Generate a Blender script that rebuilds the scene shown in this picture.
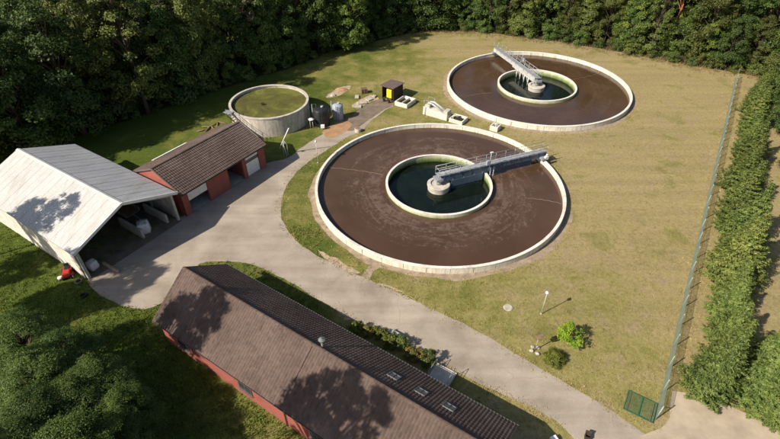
import bpy, bmesh, math, random
import numpy as np
from mathutils import Vector, Matrix
from mathutils.geometry import tessellate_polygon
from mathutils import noise as mnoise

for o in list(bpy.data.objects):
    bpy.data.objects.remove(o)
SC = bpy.context.scene
COL = SC.collection
R = math.radians
PI = math.pi

# ------------------------------------------------------------------ camera, sky, sun, exposure
CAM_H = 37.131
PITCH = R(38.92)
FPX = 491.1                      # focal length in pixels of a 780 px wide picture
cam_d = bpy.data.cameras.new('camera')
cam = bpy.data.objects.new('camera', cam_d)
COL.objects.link(cam)
cam.location = (0, 0, CAM_H)
cam.rotation_euler = (PI / 2 - PITCH, 0, 0)
cam_d.sensor_fit = 'HORIZONTAL'
cam_d.sensor_width = 36.0
cam_d.lens = 36.0 * FPX / 780.0
cam_d.clip_end = 5000
SC.camera = cam

SUN_EL, SHADOW_AZ = 38.5, 30.0
world = bpy.data.worlds.new('World')
SC.world = world
world.use_nodes = True
wn = world.node_tree
sky = wn.nodes.new('ShaderNodeTexSky')
sky.sky_type = 'NISHITA'
sky.sun_disc = False
sky.sun_elevation = R(SUN_EL)
sky.sun_rotation = R(240)
sky.air_density = 1.0
sky.dust_density = 1.6
wn.nodes['Background'].inputs['Strength'].default_value = 0.072
wn.links.new(sky.outputs[0], wn.nodes['Background'].inputs['Color'])
sun_d = bpy.data.lights.new('sun', 'SUN')
sun_d.energy = 4.7
sun_d.angle = R(0.53)
sun_d.color = (1.0, 0.92, 0.80)
sun = bpy.data.objects.new('sun', sun_d)
COL.objects.link(sun)
sun.rotation_euler = (R(90 - SUN_EL), 0, R(SHADOW_AZ - 90))
SC.view_settings.view_transform = 'Standard'
SC.view_settings.look = 'None'
SC.view_settings.gamma = 1.0
SC.view_settings.exposure = 0.60

# ------------------------------------------------------------------ helpers
def gp(x, y, z=0.0):
    """plan position surveyed from the photograph (point at height z)"""
    x, y = x - 390.0, 219.5 - y
    dx, dy, dz = x, FPX * math.cos(PITCH) + y * math.sin(PITCH), -FPX * math.sin(PITCH) + y * math.cos(PITCH)
    t = (CAM_H - z) / -dz
    return Vector((dx * t, dy * t, z))

def tag(o, label=None, cat=None, group=None, kind=None):
    if label: o['label'] = label
    if cat: o['category'] = cat
    if group: o['group'] = group
    if kind: o['kind'] = kind
    return o

def empty(name, loc, rz=0.0):
    o = bpy.data.objects.new(name, None)
    COL.objects.link(o)
    o.empty_display_size = 0.3
    o.location = loc
    o.rotation_euler = (0, 0, rz)
    return o

def link_mesh(name, me, parent=None):
    o = bpy.data.objects.new(name, me)
    COL.objects.link(o)
    if parent: o.parent = parent
    return o

def copy_tree(o, parent=None):
    c = o.copy()
    COL.objects.link(c)
    c.parent = parent
    for ch in list(o.children):
        copy_tree(ch, c)
    return c

class MB:
    """collects shapes for ONE mesh object"""
    def __init__(s):
        s.v = []; s.f = []; s.smooth = []
    def add(s, vs, fs, sm=False):
        b = len(s.v)
        s.v += [tuple(p) for p in vs]
        s.f += [tuple(i + b for i in f) for f in fs]
        s.smooth += [sm] * len(fs)
        return s
    def box(s, c, d, rz=0.0, m=None):
        hx, hy, hz = d[0] / 2, d[1] / 2, d[2] / 2
        vs = [Vector((x, y, z)) for z in (-hz, hz) for x, y in ((-hx, -hy), (hx, -hy), (hx, hy), (-hx, hy))]
        M = m if m is not None else Matrix.Rotation(rz, 3, 'Z')
        vs = [M @ v + Vector(c) for v in vs]
        return s.add(vs, [(3, 2, 1, 0), (4, 5, 6, 7), (0, 1, 5, 4), (1, 2, 6, 5), (2, 3, 7, 6), (3, 0, 4, 7)])
    def bx(s, x0, x1, y0, y1, z0, z1):
        return s.box(((x0 + x1) / 2, (y0 + y1) / 2, (z0 + z1) / 2), (x1 - x0, y1 - y0, z1 - z0))
    def bar(s, a, b, w, h):
        a, b = Vector(a), Vector(b)
        t = b - a
        q = t.to_track_quat('X', 'Z').to_matrix()
        return s.box((a + b) / 2, (t.length, w, h), m=q)
    def tube(s, pts, r, n=8, cap=True, sm=True):
        pts = [Vector(p) for p in pts]
        rs = r if isinstance(r, (list, tuple)) else [r] * len(pts)
        vs, fs = [], []
        for i, p in enumerate(pts):
            t = (pts[min(i + 1, len(pts) - 1)] - pts[max(i - 1, 0)]).normalized()
            u = t.orthogonal().normalized() if abs(t.z) > 0.95 else t.cross(Vector((0, 0, 1))).normalized()
            w = t.cross(u)
            for k in range(n):
                a = 2 * PI * k / n
                vs.append(p + (u * math.cos(a) + w * math.sin(a)) * rs[i])
        for i in range(len(pts) - 1):
            for k in range(n):
                a, b = i * n + k, i * n + (k + 1) % n
                fs.append((a, a + n, b + n, b))
        s.add(vs, fs, sm)
        if cap:
            b = len(s.v) - len(vs)
            s.f.append(tuple(b + k for k in range(n))); s.smooth.append(False)
            e = b + (len(pts) - 1) * n
            s.f.append(tuple(e + n - 1 - k for k in range(n))); s.smooth.append(False)
        return s
    def lathe(s, prof, n=48, c=(0, 0, 0), a0=0.0, a1=2 * PI, sm=False, closed_profile=False):
        full = abs(a1 - a0 - 2 * PI) < 1e-6
        m = n if full else n + 1
        vs, fs = [], []
        for i in range(m):
            a = a0 + (a1 - a0) * i / n
            for r, z in prof:
                vs.append((c[0] + r * math.cos(a), c[1] + r * math.sin(a), c[2] + z))
        k = len(prof)
        kk = k if closed_profile else k - 1
        for i in range(n):
            j = (i + 1) % m
            for q in range(kk):
                p = (q + 1) % k
                fs.append((i * k + q, j * k + q, j * k + p, i * k + p))
        s.add(vs, fs, sm)
        if closed_profile and not full:
            b = len(s.v) - len(vs)
            s.f.append(tuple(b + q for q in range(k))); s.smooth.append(False)
            s.f.append(tuple(b + n * k + k - 1 - q for q in range(k))); s.smooth.append(False)
        return s
    def mesh(s, name, mat):
        me = bpy.data.meshes.new(name)
        me.from_pydata(s.v, [], s.f)
        me.polygons.foreach_set('use_smooth', s.smooth)
        me.materials.append(mat)
        me.update()
        return me
    def build(s, name, mat, parent=None, bevel=0.0):
        me = s.mesh(name, mat)
        bm = bmesh.new(); bm.from_mesh(me)
        bmesh.ops.recalc_face_normals(bm, faces=bm.faces)
        if bevel > 0:
            bmesh.ops.bevel(bm, geom=[e for e in bm.edges if len(e.link_faces) == 2 and e.calc_face_angle() > 0.6],
                            offset=bevel, segments=1, affect='EDGES')
        bm.to_mesh(me); bm.free()
        return link_mesh(name, me, parent)

def catmull(pts, step=0.8, closed=True):
    pts = [Vector((p[0], p[1])) for p in pts]
    n = len(pts)
    out = []
    for i in range(n if closed else n - 1):
        p0, p1, p2, p3 = pts[(i - 1) % n], pts[i], pts[(i + 1) % n], pts[(i + 2) % n]
        if not closed:
            p0 = pts[max(i - 1, 0)]; p3 = pts[min(i + 2, n - 1)]
        m = max(1, int((p2 - p1).length / step))
        for k in range(m):
            t = k / m
            out.append(0.5 * ((2 * p1) + (p2 - p0) * t + (2 * p0 - 5 * p1 + 4 * p2 - p3) * t * t + (3 * p1 - p0 - 3 * p2 + p3) * t ** 3))
    return out

def sheet(name, outline, z, mat, jitter=0.0, smooth=True, step=0.7, parent=None):
    """flat sheet on the ground from a plan outline, edges made uneven"""
    pts = catmull(outline, step) if smooth else [Vector((p[0], p[1])) for p in outline]
    if jitter:
        pts = [p + Vector((mnoise.noise(Vector((p.x * 0.9, p.y * 0.9, 3.1))), mnoise.noise(Vector((p.x * 0.9, p.y * 0.9, 9.7))))) * jitter * 1.6
               + Vector((random.uniform(-1, 1), random.uniform(-1, 1))) * jitter * 0.3 for p in pts]
    v3 = [Vector((p.x, p.y, 0)) for p in pts]
    tris = tessellate_polygon([v3])
    me = bpy.data.meshes.new(name)
    me.from_pydata([(p.x, p.y, z) for p in pts], [], [tuple(t) for t in tris])
    me.materials.append(mat)
    bm = bmesh.new(); bm.from_mesh(me)
    for f in bm.faces:
        if f.normal.z < 0: f.normal_flip()
    bm.to_mesh(me); bm.free()
    return link_mesh(name, me, parent)

ORD = ['first', 'second', 'third', 'fourth', 'fifth', 'sixth', 'seventh', 'eighth', 'ninth', 'tenth', 'eleventh', 'twelfth', 'thirteenth', 'fourteenth', 'fifteenth',
       'sixteenth', 'seventeenth', 'eighteenth', 'nineteenth', 'twentieth']
def ordinal(i):
    if i < 20: return ORD[i]
    tens = {2: 'twenty', 3: 'thirty', 4: 'forty', 5: 'fifty', 6: 'sixty', 7: 'seventy'}
    t, u = divmod(i + 1, 10)
    return (tens[t] + '-' + ORD[u - 1]) if u else {2: 'twentieth', 3: 'thirtieth', 4: 'fortieth', 5: 'fiftieth', 6: 'sixtieth', 7: 'seventieth'}[t]

# ------------------------------------------------------------------ materials
class NT:
    def __init__(s, name, rough=0.85, spec=0.3, metallic=0.0):
        s.m = bpy.data.materials.new(name); s.m.use_nodes = True
        s.t = s.m.node_tree; s.n = s.t.nodes; s.l = s.t.links
        s.b = s.n['Principled BSDF']
        s.b.inputs['Roughness'].default_value = rough
        s.b.inputs['Specular IOR Level'].default_value = spec
        s.b.inputs['Metallic'].default_value = metallic
    def new(s, t, **kw):
        n = s.n.new(t)
        for k, v in kw.items(): setattr(n, k, v)
        return n
    def pos(s):
        return s.new('ShaderNodeNewGeometry').outputs['Position']
    def obj(s):
        return s.new('ShaderNodeTexCoord').outputs['Object']
    def mapping(s, vec, scale=(1, 1, 1), rot=(0, 0, 0), loc=(0, 0, 0)):
        m = s.new('ShaderNodeMapping')
        m.inputs['Scale'].default_value = scale; m.inputs['Rotation'].default_value = rot; m.inputs['Location'].default_value = loc
        s.l.new(vec, m.inputs['Vector'])
        return m.outputs[0]
    def noise(s, vec, scale, detail=5, rough=0.6, dist=0.0):
        n = s.new('ShaderNodeTexNoise')
        n.inputs['Scale'].default_value = scale; n.inputs['Detail'].default_value = detail
        n.inputs['Roughness'].default_value = rough; n.inputs['Distortion'].default_value = dist
        s.l.new(vec, n.inputs['Vector'])
        return n.outputs['Fac']
    def ramp(s, fac, stops):
        r = s.new('ShaderNodeValToRGB')
        e = r.color_ramp.elements
        while len(e) < len(stops): e.new(0.5)
        for i, (p, c) in enumerate(stops):
            e[i].position = p
            e[i].color = (c, c, c, 1) if isinstance(c, (int, float)) else (*c, 1)
        s.l.new(fac, r.inputs[0])
        return r.outputs[0]
    def mix(s, fac, a, b, mode='MIX'):
        m = s.new('ShaderNodeMix', data_type='RGBA', blend_type=mode)
        for i, x in ((0, fac), (6, a), (7, b)):
            if isinstance(x, (int, float)): m.inputs[i].default_value = x
            elif isinstance(x, tuple): m.inputs[i].default_value = (*x, 1)
            else: s.l.new(x, m.inputs[i])
        return m.outputs[2]
    def math(s, op, a, b=None, clamp=False):
        m = s.new('ShaderNodeMath', operation=op, use_clamp=clamp)
        for i, x in ((0, a), (1, b)):
            if x is None: continue
            if isinstance(x, (int, float)): m.inputs[i].default_value = x
            else: s.l.new(x, m.inputs[i])
        return m.outputs[0]
    def col(s, c):
        s.l.new(c, s.b.inputs['Base Color']); return s
    def rough(s, r):
        s.l.new(r, s.b.inputs['Roughness']); return s
    def bump(s, h, strength=0.4, dist=0.05):
        b = s.new('ShaderNodeBump')
        b.inputs['Strength'].default_value = strength; b.inputs['Distance'].default_value = dist
        s.l.new(h, b.inputs['Height']); s.l.new(b.outputs[0], s.b.inputs['Normal'])
        return s

def simple(name, c, var=0.25, scale=2.0, rough=0.8, spec=0.3, metallic=0.0, bump=0.15, stretch=(1, 1, 1)):
    t = NT(name, rough, spec, metallic)
    p = t.mapping(t.pos(), stretch)
    f = t.noise(p, scale, 6)
    lo = tuple(x * (1 - var) for x in c); hi = tuple(min(1, x * (1 + var)) for x in c)
    t.col(t.ramp(f, [(0.3, lo), (0.7, hi)]))
    if bump: t.bump(t.noise(p, scale * 8, 3), bump, 0.02)
    return t.m

MAT = {}
def m_ground():
    t = NT('lawn', 0.95, 0.1)
    p = t.pos()
    big = t.noise(p, 0.055, 4, 0.55)
    med = t.noise(p, 0.32, 6, 0.65, 0.4)
    fine = t.noise(p, 2.6, 7, 0.75)
    vfine = t.noise(p, 11.0, 4, 0.7)
    sx = t.new('ShaderNodeSeparateXYZ'); t.l.new(p, sx.inputs[0])
    # the mown lawn dries out towards the east; greener by the wood and the buildings in the west
    east = t.math('MULTIPLY_ADD', sx.outputs[0], 0.016); east.node.inputs[2].default_value = 0.44
    e2 = t.math('ADD', east, t.math('MULTIPLY', t.math('SUBTRACT', big, 0.5), 1.5))
    dry = t.ramp(t.math('ADD', e2, t.math('MULTIPLY', t.math('SUBTRACT', med, 0.5), 1.1)),
                 [(0.05, (0.095, 0.130, 0.022)), (0.34, (0.215, 0.206, 0.057)), (0.55, (0.328, 0.282, 0.102)), (0.85, (0.392, 0.315, 0.145))])
    bare = t.ramp(t.math('ADD', med, t.math('MULTIPLY', t.math('SUBTRACT', fine, 0.5), 0.45)), [(0.50, 0.0), (0.74, 1.0)])
    bare_e = t.math('MULTIPLY', bare, t.ramp(e2, [(0.40, 0.0), (0.60, 0.7)]))
    c = t.mix(bare_e, dry, (0.385, 0.285, 0.185))
    straw = t.math('MULTIPLY', t.ramp(fine, [(0.62, 0.0), (0.72, 1.0)]), t.ramp(e2, [(0.35, 0.0), (0.6, 0.5)]))
    c = t.mix(straw, c, (0.50, 0.40, 0.22))
    clover = t.ramp(t.noise(t.mapping(p, loc=(31, 7, 0)), 0.21, 5, 0.6, 0.6), [(0.56, 0.0), (0.66, 0.55)])
    c = t.mix(clover, c, (0.20, 0.20, 0.045))
    c = t.mix(0.8, c, t.ramp(fine, [(0.30, 0.55), (0.6, 1.0)]), 'MULTIPLY')
    c = t.mix(0.7, c, t.ramp(vfine, [(0.3, 0.55), (0.62, 1.0)]), 'MULTIPLY')
    mow = t.noise(t.mapping(p, (0.045, 0.55, 1), (0, 0, R(-57))), 1.0, 3, 0.5)      # faint lanes left by the mower
    c = t.mix(0.45, c, t.ramp(mow, [(0.38, 0.72), (0.6, 1.0)]), 'MULTIPLY')
    weeds = t.ramp(t.noise(t.mapping(p, loc=(3, 90, 0)), 1.1, 6, 0.7), [(0.62, 0.0), (0.70, 0.6)])
    c = t.mix(weeds, c, (0.13, 0.145, 0.035))
    t.col(c)
    t.bump(t.math('ADD', fine, t.math('MULTIPLY', vfine, 0.5)), 0.7, 0.12)
    return t.m
MAT['ground'] = m_ground()

def m_road():
    t = NT('worn_asphalt', 0.9, 0.2)
    p = t.pos()
    q = t.mapping(p, (0.05, 0.75, 1), (0, 0, R(33)))
    streak = t.noise(q, 1.0, 4, 0.55)
    med = t.noise(p, 0.25, 6, 0.6, 0.5)
    fine = t.noise(p, 5.0, 6, 0.75)
    c = t.ramp(t.math('ADD', t.math('MULTIPLY', med, 0.62), t.math('MULTIPLY', streak, 0.38)),
               [(0.36, (0.255, 0.210, 0.160)), (0.5, (0.340, 0.288, 0.228)), (0.64, (0.420, 0.358, 0.285))])
    c = t.mix(0.5, c, t.ramp(fine, [(0.3, 0.72), (0.7, 1.0)]), 'MULTIPLY')
    spots = t.ramp(t.noise(p, 0.9, 3, 0.5), [(0.68, 0.0), (0.76, 0.45)])
    c = t.mix(spots, c, (0.22, 0.175, 0.14))
    vo = t.new('ShaderNodeTexVoronoi', feature='DISTANCE_TO_EDGE')
    vo.inputs['Scale'].default_value = 0.22
    wob = t.new('ShaderNodeVectorMath', operation='ADD')
    nz = t.new('ShaderNodeTexNoise'); nz.inputs['Scale'].default_value = 0.9; nz.inputs['Detail'].default_value = 5
    t.l.new(p, nz.inputs['Vector']); t.l.new(p, wob.inputs[0]); t.l.new(nz.outputs['Color'], wob.inputs[1]); t.l.new(wob.outputs[0], vo.inputs['Vector'])
    crack = t.math('MULTIPLY', t.ramp(vo.outputs['Distance'], [(0.0, 0.28), (0.009, 0.0)]), t.ramp(med, [(0.45, 0.0), (0.6, 1.0)]))
    c = t.mix(crack, c, (0.12, 0.095, 0.07))
    stones = t.ramp(t.noise(p, 9.0, 2, 0.5), [(0.66, 0.0), (0.72, 0.5)])
    c = t.mix(stones, c, (0.52, 0.45, 0.36))
    t.col(c); t.bump(fine, 0.35, 0.03)
    return t.m
MAT['road'] = m_road()
MAT['gravel'] = simple('sandy_gravel', (0.29, 0.225, 0.16), 0.3, 1.3, 0.95, 0.1, bump=0.5)
MAT['track'] = simple('dirt_track', (0.385, 0.315, 0.23), 0.2, 0.6, 0.95, 0.1, bump=0.5)
MAT['path'] = simple('slab_path', (0.17, 0.135, 0.10), 0.3, 0.8, 0.95, 0.1, bump=0.4)
MAT['sand'] = simple('orange_sand', (0.34, 0.20, 0.11), 0.25, 1.0, 0.95, 0.1, bump=0.4)
MAT['bare'] = simple('pale_bare_soil', (0.37, 0.285, 0.19), 0.3, 1.7, 0.95, 0.1, bump=0.5)
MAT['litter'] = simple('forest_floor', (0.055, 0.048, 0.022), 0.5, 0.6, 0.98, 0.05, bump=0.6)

def m_wall():
    t = NT('cream_concrete', 0.75, 0.3)
    p = t.pos()
    st = t.noise(t.mapping(p, (1.6, 1.6, 0.25)), 1.5, 6, 0.7)
    f = t.noise(p, 5, 5)
    c = t.ramp(st, [(0.32, (0.42, 0.37, 0.28)), (0.5, (0.66, 0.61, 0.50)), (0.7, (0.74, 0.70, 0.60))])
    dirt = t.ramp(t.math('ADD', t.noise(t.mapping(p, (2.2, 2.2, 0.5)), 1.3, 5, 0.7), t.math('MULTIPLY', f, 0.2)), [(0.68, 0.0), (0.80, 0.7)])
    c = t.mix(dirt, c, (0.20, 0.17, 0.12))
    t.col(c); t.bump(f, 0.2, 0.02)
    return t.m
MAT['wall'] = m_wall()
def m_rim():
    t = NT('aged_coping', 0.7, 0.3)
    p = t.pos()
    a = t.noise(p, 0.5, 6, 0.7); f = t.noise(p, 4, 5, 0.7)
    c = t.ramp(t.math('ADD', t.math('MULTIPLY', a, 0.6), t.math('MULTIPLY', f, 0.4)), [(0.34, (0.44, 0.40, 0.33)), (0.5, (0.66, 0.62, 0.55)), (0.66, (0.76, 0.73, 0.66))])
    sp_ = t.ramp(t.noise(p, 1.7, 4, 0.7), [(0.64, 0.0), (0.72, 0.6)])
    t.col(t.mix(sp_, c, (0.27, 0.24, 0.17))); t.bump(f, 0.3, 0.02)
    return t.m
MAT['rim'] = m_rim()
def m_inner():
    t = NT('inner_concrete_with_algae', 0.7, 0.3)
    p = t.pos()
    sx = t.new('ShaderNodeSeparateXYZ'); t.l.new(p, sx.inputs[0])
    n = t.noise(t.mapping(p, (1, 1, 0.3)), 1.5, 6, 0.7)
    h = t.math('ADD', t.math('MULTIPLY', sx.outputs[2], 0.9), t.math('MULTIPLY', n, 0.7))
    t.col(t.ramp(h, [(0.12, (0.07, 0.10, 0.03)), (0.45, (0.20, 0.25, 0.09)), (0.8, (0.50, 0.50, 0.34)), (0.98, (0.64, 0.59, 0.48))]))
    t.bump(n, 0.2, 0.03)
    return t.m
MAT['inner'] = m_inner()
def m_oldconc():
    t = NT('weathered_concrete', 0.85, 0.2)
    p = t.pos()
    st = t.noise(t.mapping(p, (1.5, 1.5, 0.16)), 1.6, 7, 0.72)
    f = t.noise(p, 2.5, 6, 0.7)
    c = t.ramp(t.math('ADD', t.math('MULTIPLY', st, 0.7), t.math('MULTIPLY', f, 0.3)),
               [(0.34, (0.17, 0.145, 0.115)), (0.46, (0.42, 0.37, 0.31)), (0.60, (0.58, 0.53, 0.46))])
    t.col(c); t.bump(f, 0.3, 0.03)
    return t.m
MAT['oldconc'] = m_oldconc()
MAT['concrete'] = simple('plain_concrete', (0.46, 0.42, 0.36), 0.25, 1.6, 0.85, 0.2, bump=0.2)
MAT['palewall'] = simple('whitewashed_concrete', (0.60, 0.55, 0.47), 0.25, 1.2, 0.8, 0.3, bump=0.15)

def m_sludge(name, ca, cb, foam, rin, rout, amount, off):
    t = NT(name, 0.16, 0.5)
    o = t.obj()
    sx = t.new('ShaderNodeSeparateXYZ'); t.l.new(o, sx.inputs[0])
    rr = t.math('SQRT', t.math('ADD', t.math('MULTIPLY', sx.outputs[0], sx.outputs[0]), t.math('MULTIPLY', sx.outputs[1], sx.outputs[1])))
    ang = t.math('ARCTAN2', sx.outputs[1], sx.outputs[0])
    cv = t.new('ShaderNodeCombineXYZ')
    t.l.new(t.math('MULTIPLY', rr, 1.15), cv.inputs[0])
    t.l.new(t.math('MULTIPLY', t.math('SINE', ang), 2.4), cv.inputs[1]); t.l.new(t.math('MULTIPLY', t.math('COSINE', ang), 2.4), cv.inputs[2])
    swirl = t.noise(t.mapping(cv.outputs[0], (1, 1, 1), loc=(off, 0, 0)), 0.62, 7, 0.68, 1.6)
    curl = t.noise(o, 0.55, 8, 0.72, 2.2)
    flecks = t.noise(o, 4.2, 7, 0.8, 1.4)
    zone = t.ramp(t.math('DIVIDE', rr, 16.0), [(rin - 0.06, 0.0), (rin + 0.02, 1.0), (rout - 0.10, 0.75), (rout + 0.04, 0.0)])
    f = t.math('ADD', t.math('MULTIPLY', swirl, 0.55), t.math('MULTIPLY', curl, 0.45))
    f = t.math('ADD', f, t.math('MULTIPLY', t.math('SUBTRACT', zone, 1.0), 0.30))
    f = t.math('ADD', f, t.math('MULTIPLY', t.math('SUBTRACT', flecks, 0.5), 0.62))
    fm = t.ramp(f, [(0.44, 0.0), (0.60, amount)])
    base = t.ramp(t.noise(o, 0.16, 4, 0.5, 1.0), [(0.35, ca), (0.65, cb)])
    t.col(t.mix(fm, base, foam))
    t.rough(t.math('MULTIPLY_ADD', fm, 0.6)); t.b.inputs['Roughness'].links[0].from_node.inputs[2].default_value = 0.10
    t.bump(t.math('ADD', t.math('MULTIPLY', fm, 0.6), t.math('MULTIPLY', t.noise(o, 1.6, 3), 0.25)), 0.25, 0.05)
    return t.m
MAT['sludge1'] = m_sludge('brown_sludge', (0.062, 0.033, 0.017), (0.080, 0.045, 0.025), (0.175, 0.115, 0.088), 0.47, 0.88, 0.75, 3.0)
MAT['sludge2'] = m_sludge('brown_sludge_thin_film', (0.058, 0.031, 0.015), (0.078, 0.043, 0.023), (0.13, 0.08, 0.06), 0.60, 0.98, 0.28, 17.0)
def m_water():
    t = NT('dark_green_water', 0.06, 0.35)
    o = t.obj()
    t.col(t.ramp(t.noise(o, 0.5, 5, 0.6, 0.6), [(0.35, (0.003, 0.006, 0.004)), (0.7, (0.007, 0.012, 0.006))]))
    t.bump(t.noise(o, 1.4, 4), 0.12, 0.05)
    return t.m
MAT['water'] = m_water()
def m_algae():
    t = NT('algae_cover', 0.8, 0.2)
    o = t.obj()
    a = t.noise(o, 0.22, 6, 0.65, 1.2); f = t.noise(o, 1.7, 6, 0.75)
    t.col(t.ramp(t.math('ADD', t.math('MULTIPLY', a, 0.75), t.math('MULTIPLY', f, 0.25)),
                 [(0.36, (0.062, 0.054, 0.018)), (0.5, (0.098, 0.092, 0.023)), (0.64, (0.150, 0.160, 0.030))]))
    t.bump(f, 0.4, 0.06)
    return t.m
MAT['algae'] = m_algae()

def m_tile(name, c):
    t = NT(name, 0.9, 0.12)
    p = t.pos()
    a = t.noise(p, 0.35, 5, 0.6); f = t.noise(p, 3.4, 5, 0.7)
    lich = t.ramp(t.math('ADD', t.noise(p, 0.16, 6, 0.65, 0.5), t.math('MULTIPLY', t.math('SUBTRACT', f, 0.5), 0.25)), [(0.5, 0.0), (0.68, 0.55)])
    cc = t.ramp(t.math('ADD', t.math('MULTIPLY', a, 0.5), t.math('MULTIPLY', f, 0.5)), [(0.35, tuple(x * 0.72 for x in c)), (0.65, tuple(x * 1.25 for x in c))])
    o = t.obj()
    cell = t.new('ShaderNodeVectorMath', operation='FLOOR')
    t.l.new(t.mapping(o, (1 / 0.27, 1 / 0.33, 0.0)), cell.inputs[0])
    wn_ = t.new('ShaderNodeTexWhiteNoise'); t.l.new(cell.outputs[0], wn_.inputs['Vector'])
    cc = t.mix(0.75, cc, t.ramp(wn_.outputs['Value'], [(0.0, 0.72), (0.5, 0.88), (1.0, 1.0)]), 'MULTIPLY')
    cc = t.mix(lich, cc, tuple(min(1, x * 1.3 + 0.02) for x in c))
    run = t.ramp(t.noise(t.mapping(o, (0.9, 0.10, 0.1)), 1.0, 5, 0.6), [(0.55, 0.0), (0.72, 0.35)])
    t.col(t.mix(run, cc, tuple(x * 0.6 for x in c)))
    t.bump(f, 0.2, 0.02)
    return t.m
MAT['tile_house'] = m_tile('brown_concrete_tile', (0.122, 0.086, 0.070))
MAT['tile_garage'] = m_tile('dark_brown_tile', (0.110, 0.079, 0.066))
def m_sheet():
    t = NT('fibre_cement_sheet', 0.5, 0.4)
    p = t.pos()
    a = t.noise(p, 0.4, 6, 0.65); f = t.noise(p, 4, 5, 0.7)
    c = t.ramp(t.math('ADD', t.math('MULTIPLY', a, 0.6), t.math('MULTIPLY', f, 0.4)), [(0.35, (0.47, 0.455, 0.43)), (0.65, (0.60, 0.585, 0.555))])
    st = t.ramp(t.noise(t.mapping(p, (1.6, 0.14, 0.1), (0, 0, R(32.5))), 1.0, 6, 0.7, 0.3), [(0.50, 0.0), (0.72, 0.55)])
    t.col(t.mix(st, c, (0.36, 0.31, 0.24)))
    return t.m
MAT['sheet'] = m_sheet()
def m_brick(name, c1, c2, mortar):
    t = NT(name, 0.85, 0.2)
    o = t.obj()
    b = t.new('ShaderNodeTexBrick')
    b.inputs['Scale'].default_value = 4.0
    for k, v in (('Color1', c1), ('Color2', c2), ('Mortar', mortar)): b.inputs[k].default_value = (*v, 1)
    b.inputs['Mortar Size'].default_value = 0.02
    sx = t.new('ShaderNodeSeparateXYZ'); t.l.new(o, sx.inputs[0])
    cv = t.new('ShaderNodeCombineXYZ')
    t.l.new(t.math('ADD', sx.outputs[0], sx.outputs[1]), cv.inputs[0]); t.l.new(sx.outputs[2], cv.inputs[1])
    t.l.new(cv.outputs[0], b.inputs['Vector'])
    n = t.noise(t.pos(), 1.2, 5)
    t.col(t.mix(0.6, b.outputs[0], t.ramp(n, [(0.3, 0.65), (0.7, 1.0)]), 'MULTIPLY'))
    return t.m
MAT['brick'] = m_brick('red_brick', (0.36, 0.085, 0.065), (0.28, 0.068, 0.055), (0.32, 0.19, 0.145))
MAT['white'] = simple('white_paint', (0.72, 0.70, 0.66), 0.1, 2, 0.5, 0.4, bump=0.05)
MAT['grey_metal'] = simple('galvanised_steel', (0.36, 0.38, 0.40), 0.18, 2.2, 0.45, 0.5, 0.35, 0.05)
MAT['deck'] = simple('steel_grating', (0.30, 0.31, 0.32), 0.25, 2.0, 0.6, 0.4, 0.2, 0.1)
MAT['blue_metal'] = simple('blue_grey_steel', (0.065, 0.095, 0.14), 0.2, 1.4, 0.5, 0.5, 0.1, 0.05)
MAT['pale_metal'] = simple('pale_aged_steel', (0.46, 0.46, 0.43), 0.2, 1.8, 0.55, 0.4, 0.1, 0.08)
MAT['dark'] = simple('dark_paint', (0.030, 0.028, 0.026), 0.3, 3, 0.6, 0.4, bump=0.05)
MAT['black_plastic'] = simple('black_plastic', (0.016, 0.017, 0.018), 0.3, 2, 0.45, 0.5, bump=0.03)
MAT['greytank'] = simple('pale_grey_plastic', (0.30, 0.33, 0.37), 0.15, 1.5, 0.5, 0.4, bump=0.03)
MAT['wood'] = simple('weathered_wood', (0.20, 0.14, 0.09), 0.35, 4, 0.85, 0.2, bump=0.3)
MAT['palewood'] = simple('pale_timber', (0.42, 0.31, 0.20), 0.3, 3, 0.85, 0.2, bump=0.2)
MAT['darkwood'] = simple('dark_stained_wood', (0.045, 0.032, 0.026), 0.35, 3, 0.8, 0.2, bump=0.2)
MAT['felt'] = simple('brown_felt_roof', (0.135, 0.095, 0.088), 0.2, 1.6, 0.9, 0.2, bump=0.2)
MAT['yellow'] = simple('yellow_paint', (0.80, 0.56, 0.02), 0.1, 2, 0.5, 0.4, bump=0.03)
MAT['red'] = simple('red_paint', (0.36, 0.022, 0.020), 0.2, 2, 0.35, 0.5, bump=0.03)
MAT['rubber'] = simple('black_rubber', (0.022, 0.021, 0.020), 0.3, 4, 0.85, 0.2, bump=0.1)
MAT['rubbergrey'] = simple('dusty_rubber', (0.13, 0.125, 0.115), 0.3, 4, 0.9, 0.2, bump=0.1)
MAT['stone'] = simple('field_stone', (0.40, 0.36, 0.30), 0.3, 2.5, 0.9, 0.2, bump=0.4)
MAT['greenwire'] = simple('green_coated_wire', (0.035, 0.13, 0.065), 0.2, 3, 0.6, 0.4, bump=0.02)
MAT['wire'] = simple('galvanised_wire', (0.19, 0.235, 0.185), 0.12, 3, 0.6, 0.4, 0.1, 0.0)
MAT['post'] = simple('fence_post_green_grey', (0.26, 0.32, 0.26), 0.2, 2, 0.6, 0.4, bump=0.05)
MAT['cable'] = simple('pale_rope', (0.30, 0.24, 0.19), 0.2, 3, 0.8, 0.2, bump=0.0)
MAT['mute'] = simple('weathered_zinc', (0.15, 0.15, 0.15), 0.2, 2, 0.7, 0.3, bump=0.05)
MAT['glass'] = simple('window_glass', (0.035, 0.045, 0.055), 0.1, 1, 0.06, 0.6, bump=0.0)
MAT['paleglass'] = simple('roof_window_glass', (0.12, 0.13, 0.14), 0.1, 1, 0.2, 0.6, bump=0.0)
MAT['bark'] = simple('bark', (0.085, 0.062, 0.045), 0.4, 5, 0.95, 0.1, bump=0.5)
MAT['pinebark'] = simple('pine_bark', (0.30, 0.135, 0.07), 0.35, 3, 0.9, 0.1, bump=0.5)
MAT['tuft'] = simple('dry_grass_blades', (0.36, 0.28, 0.11), 0.45, 0.7, 0.9, 0.1, bump=0.0)
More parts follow.
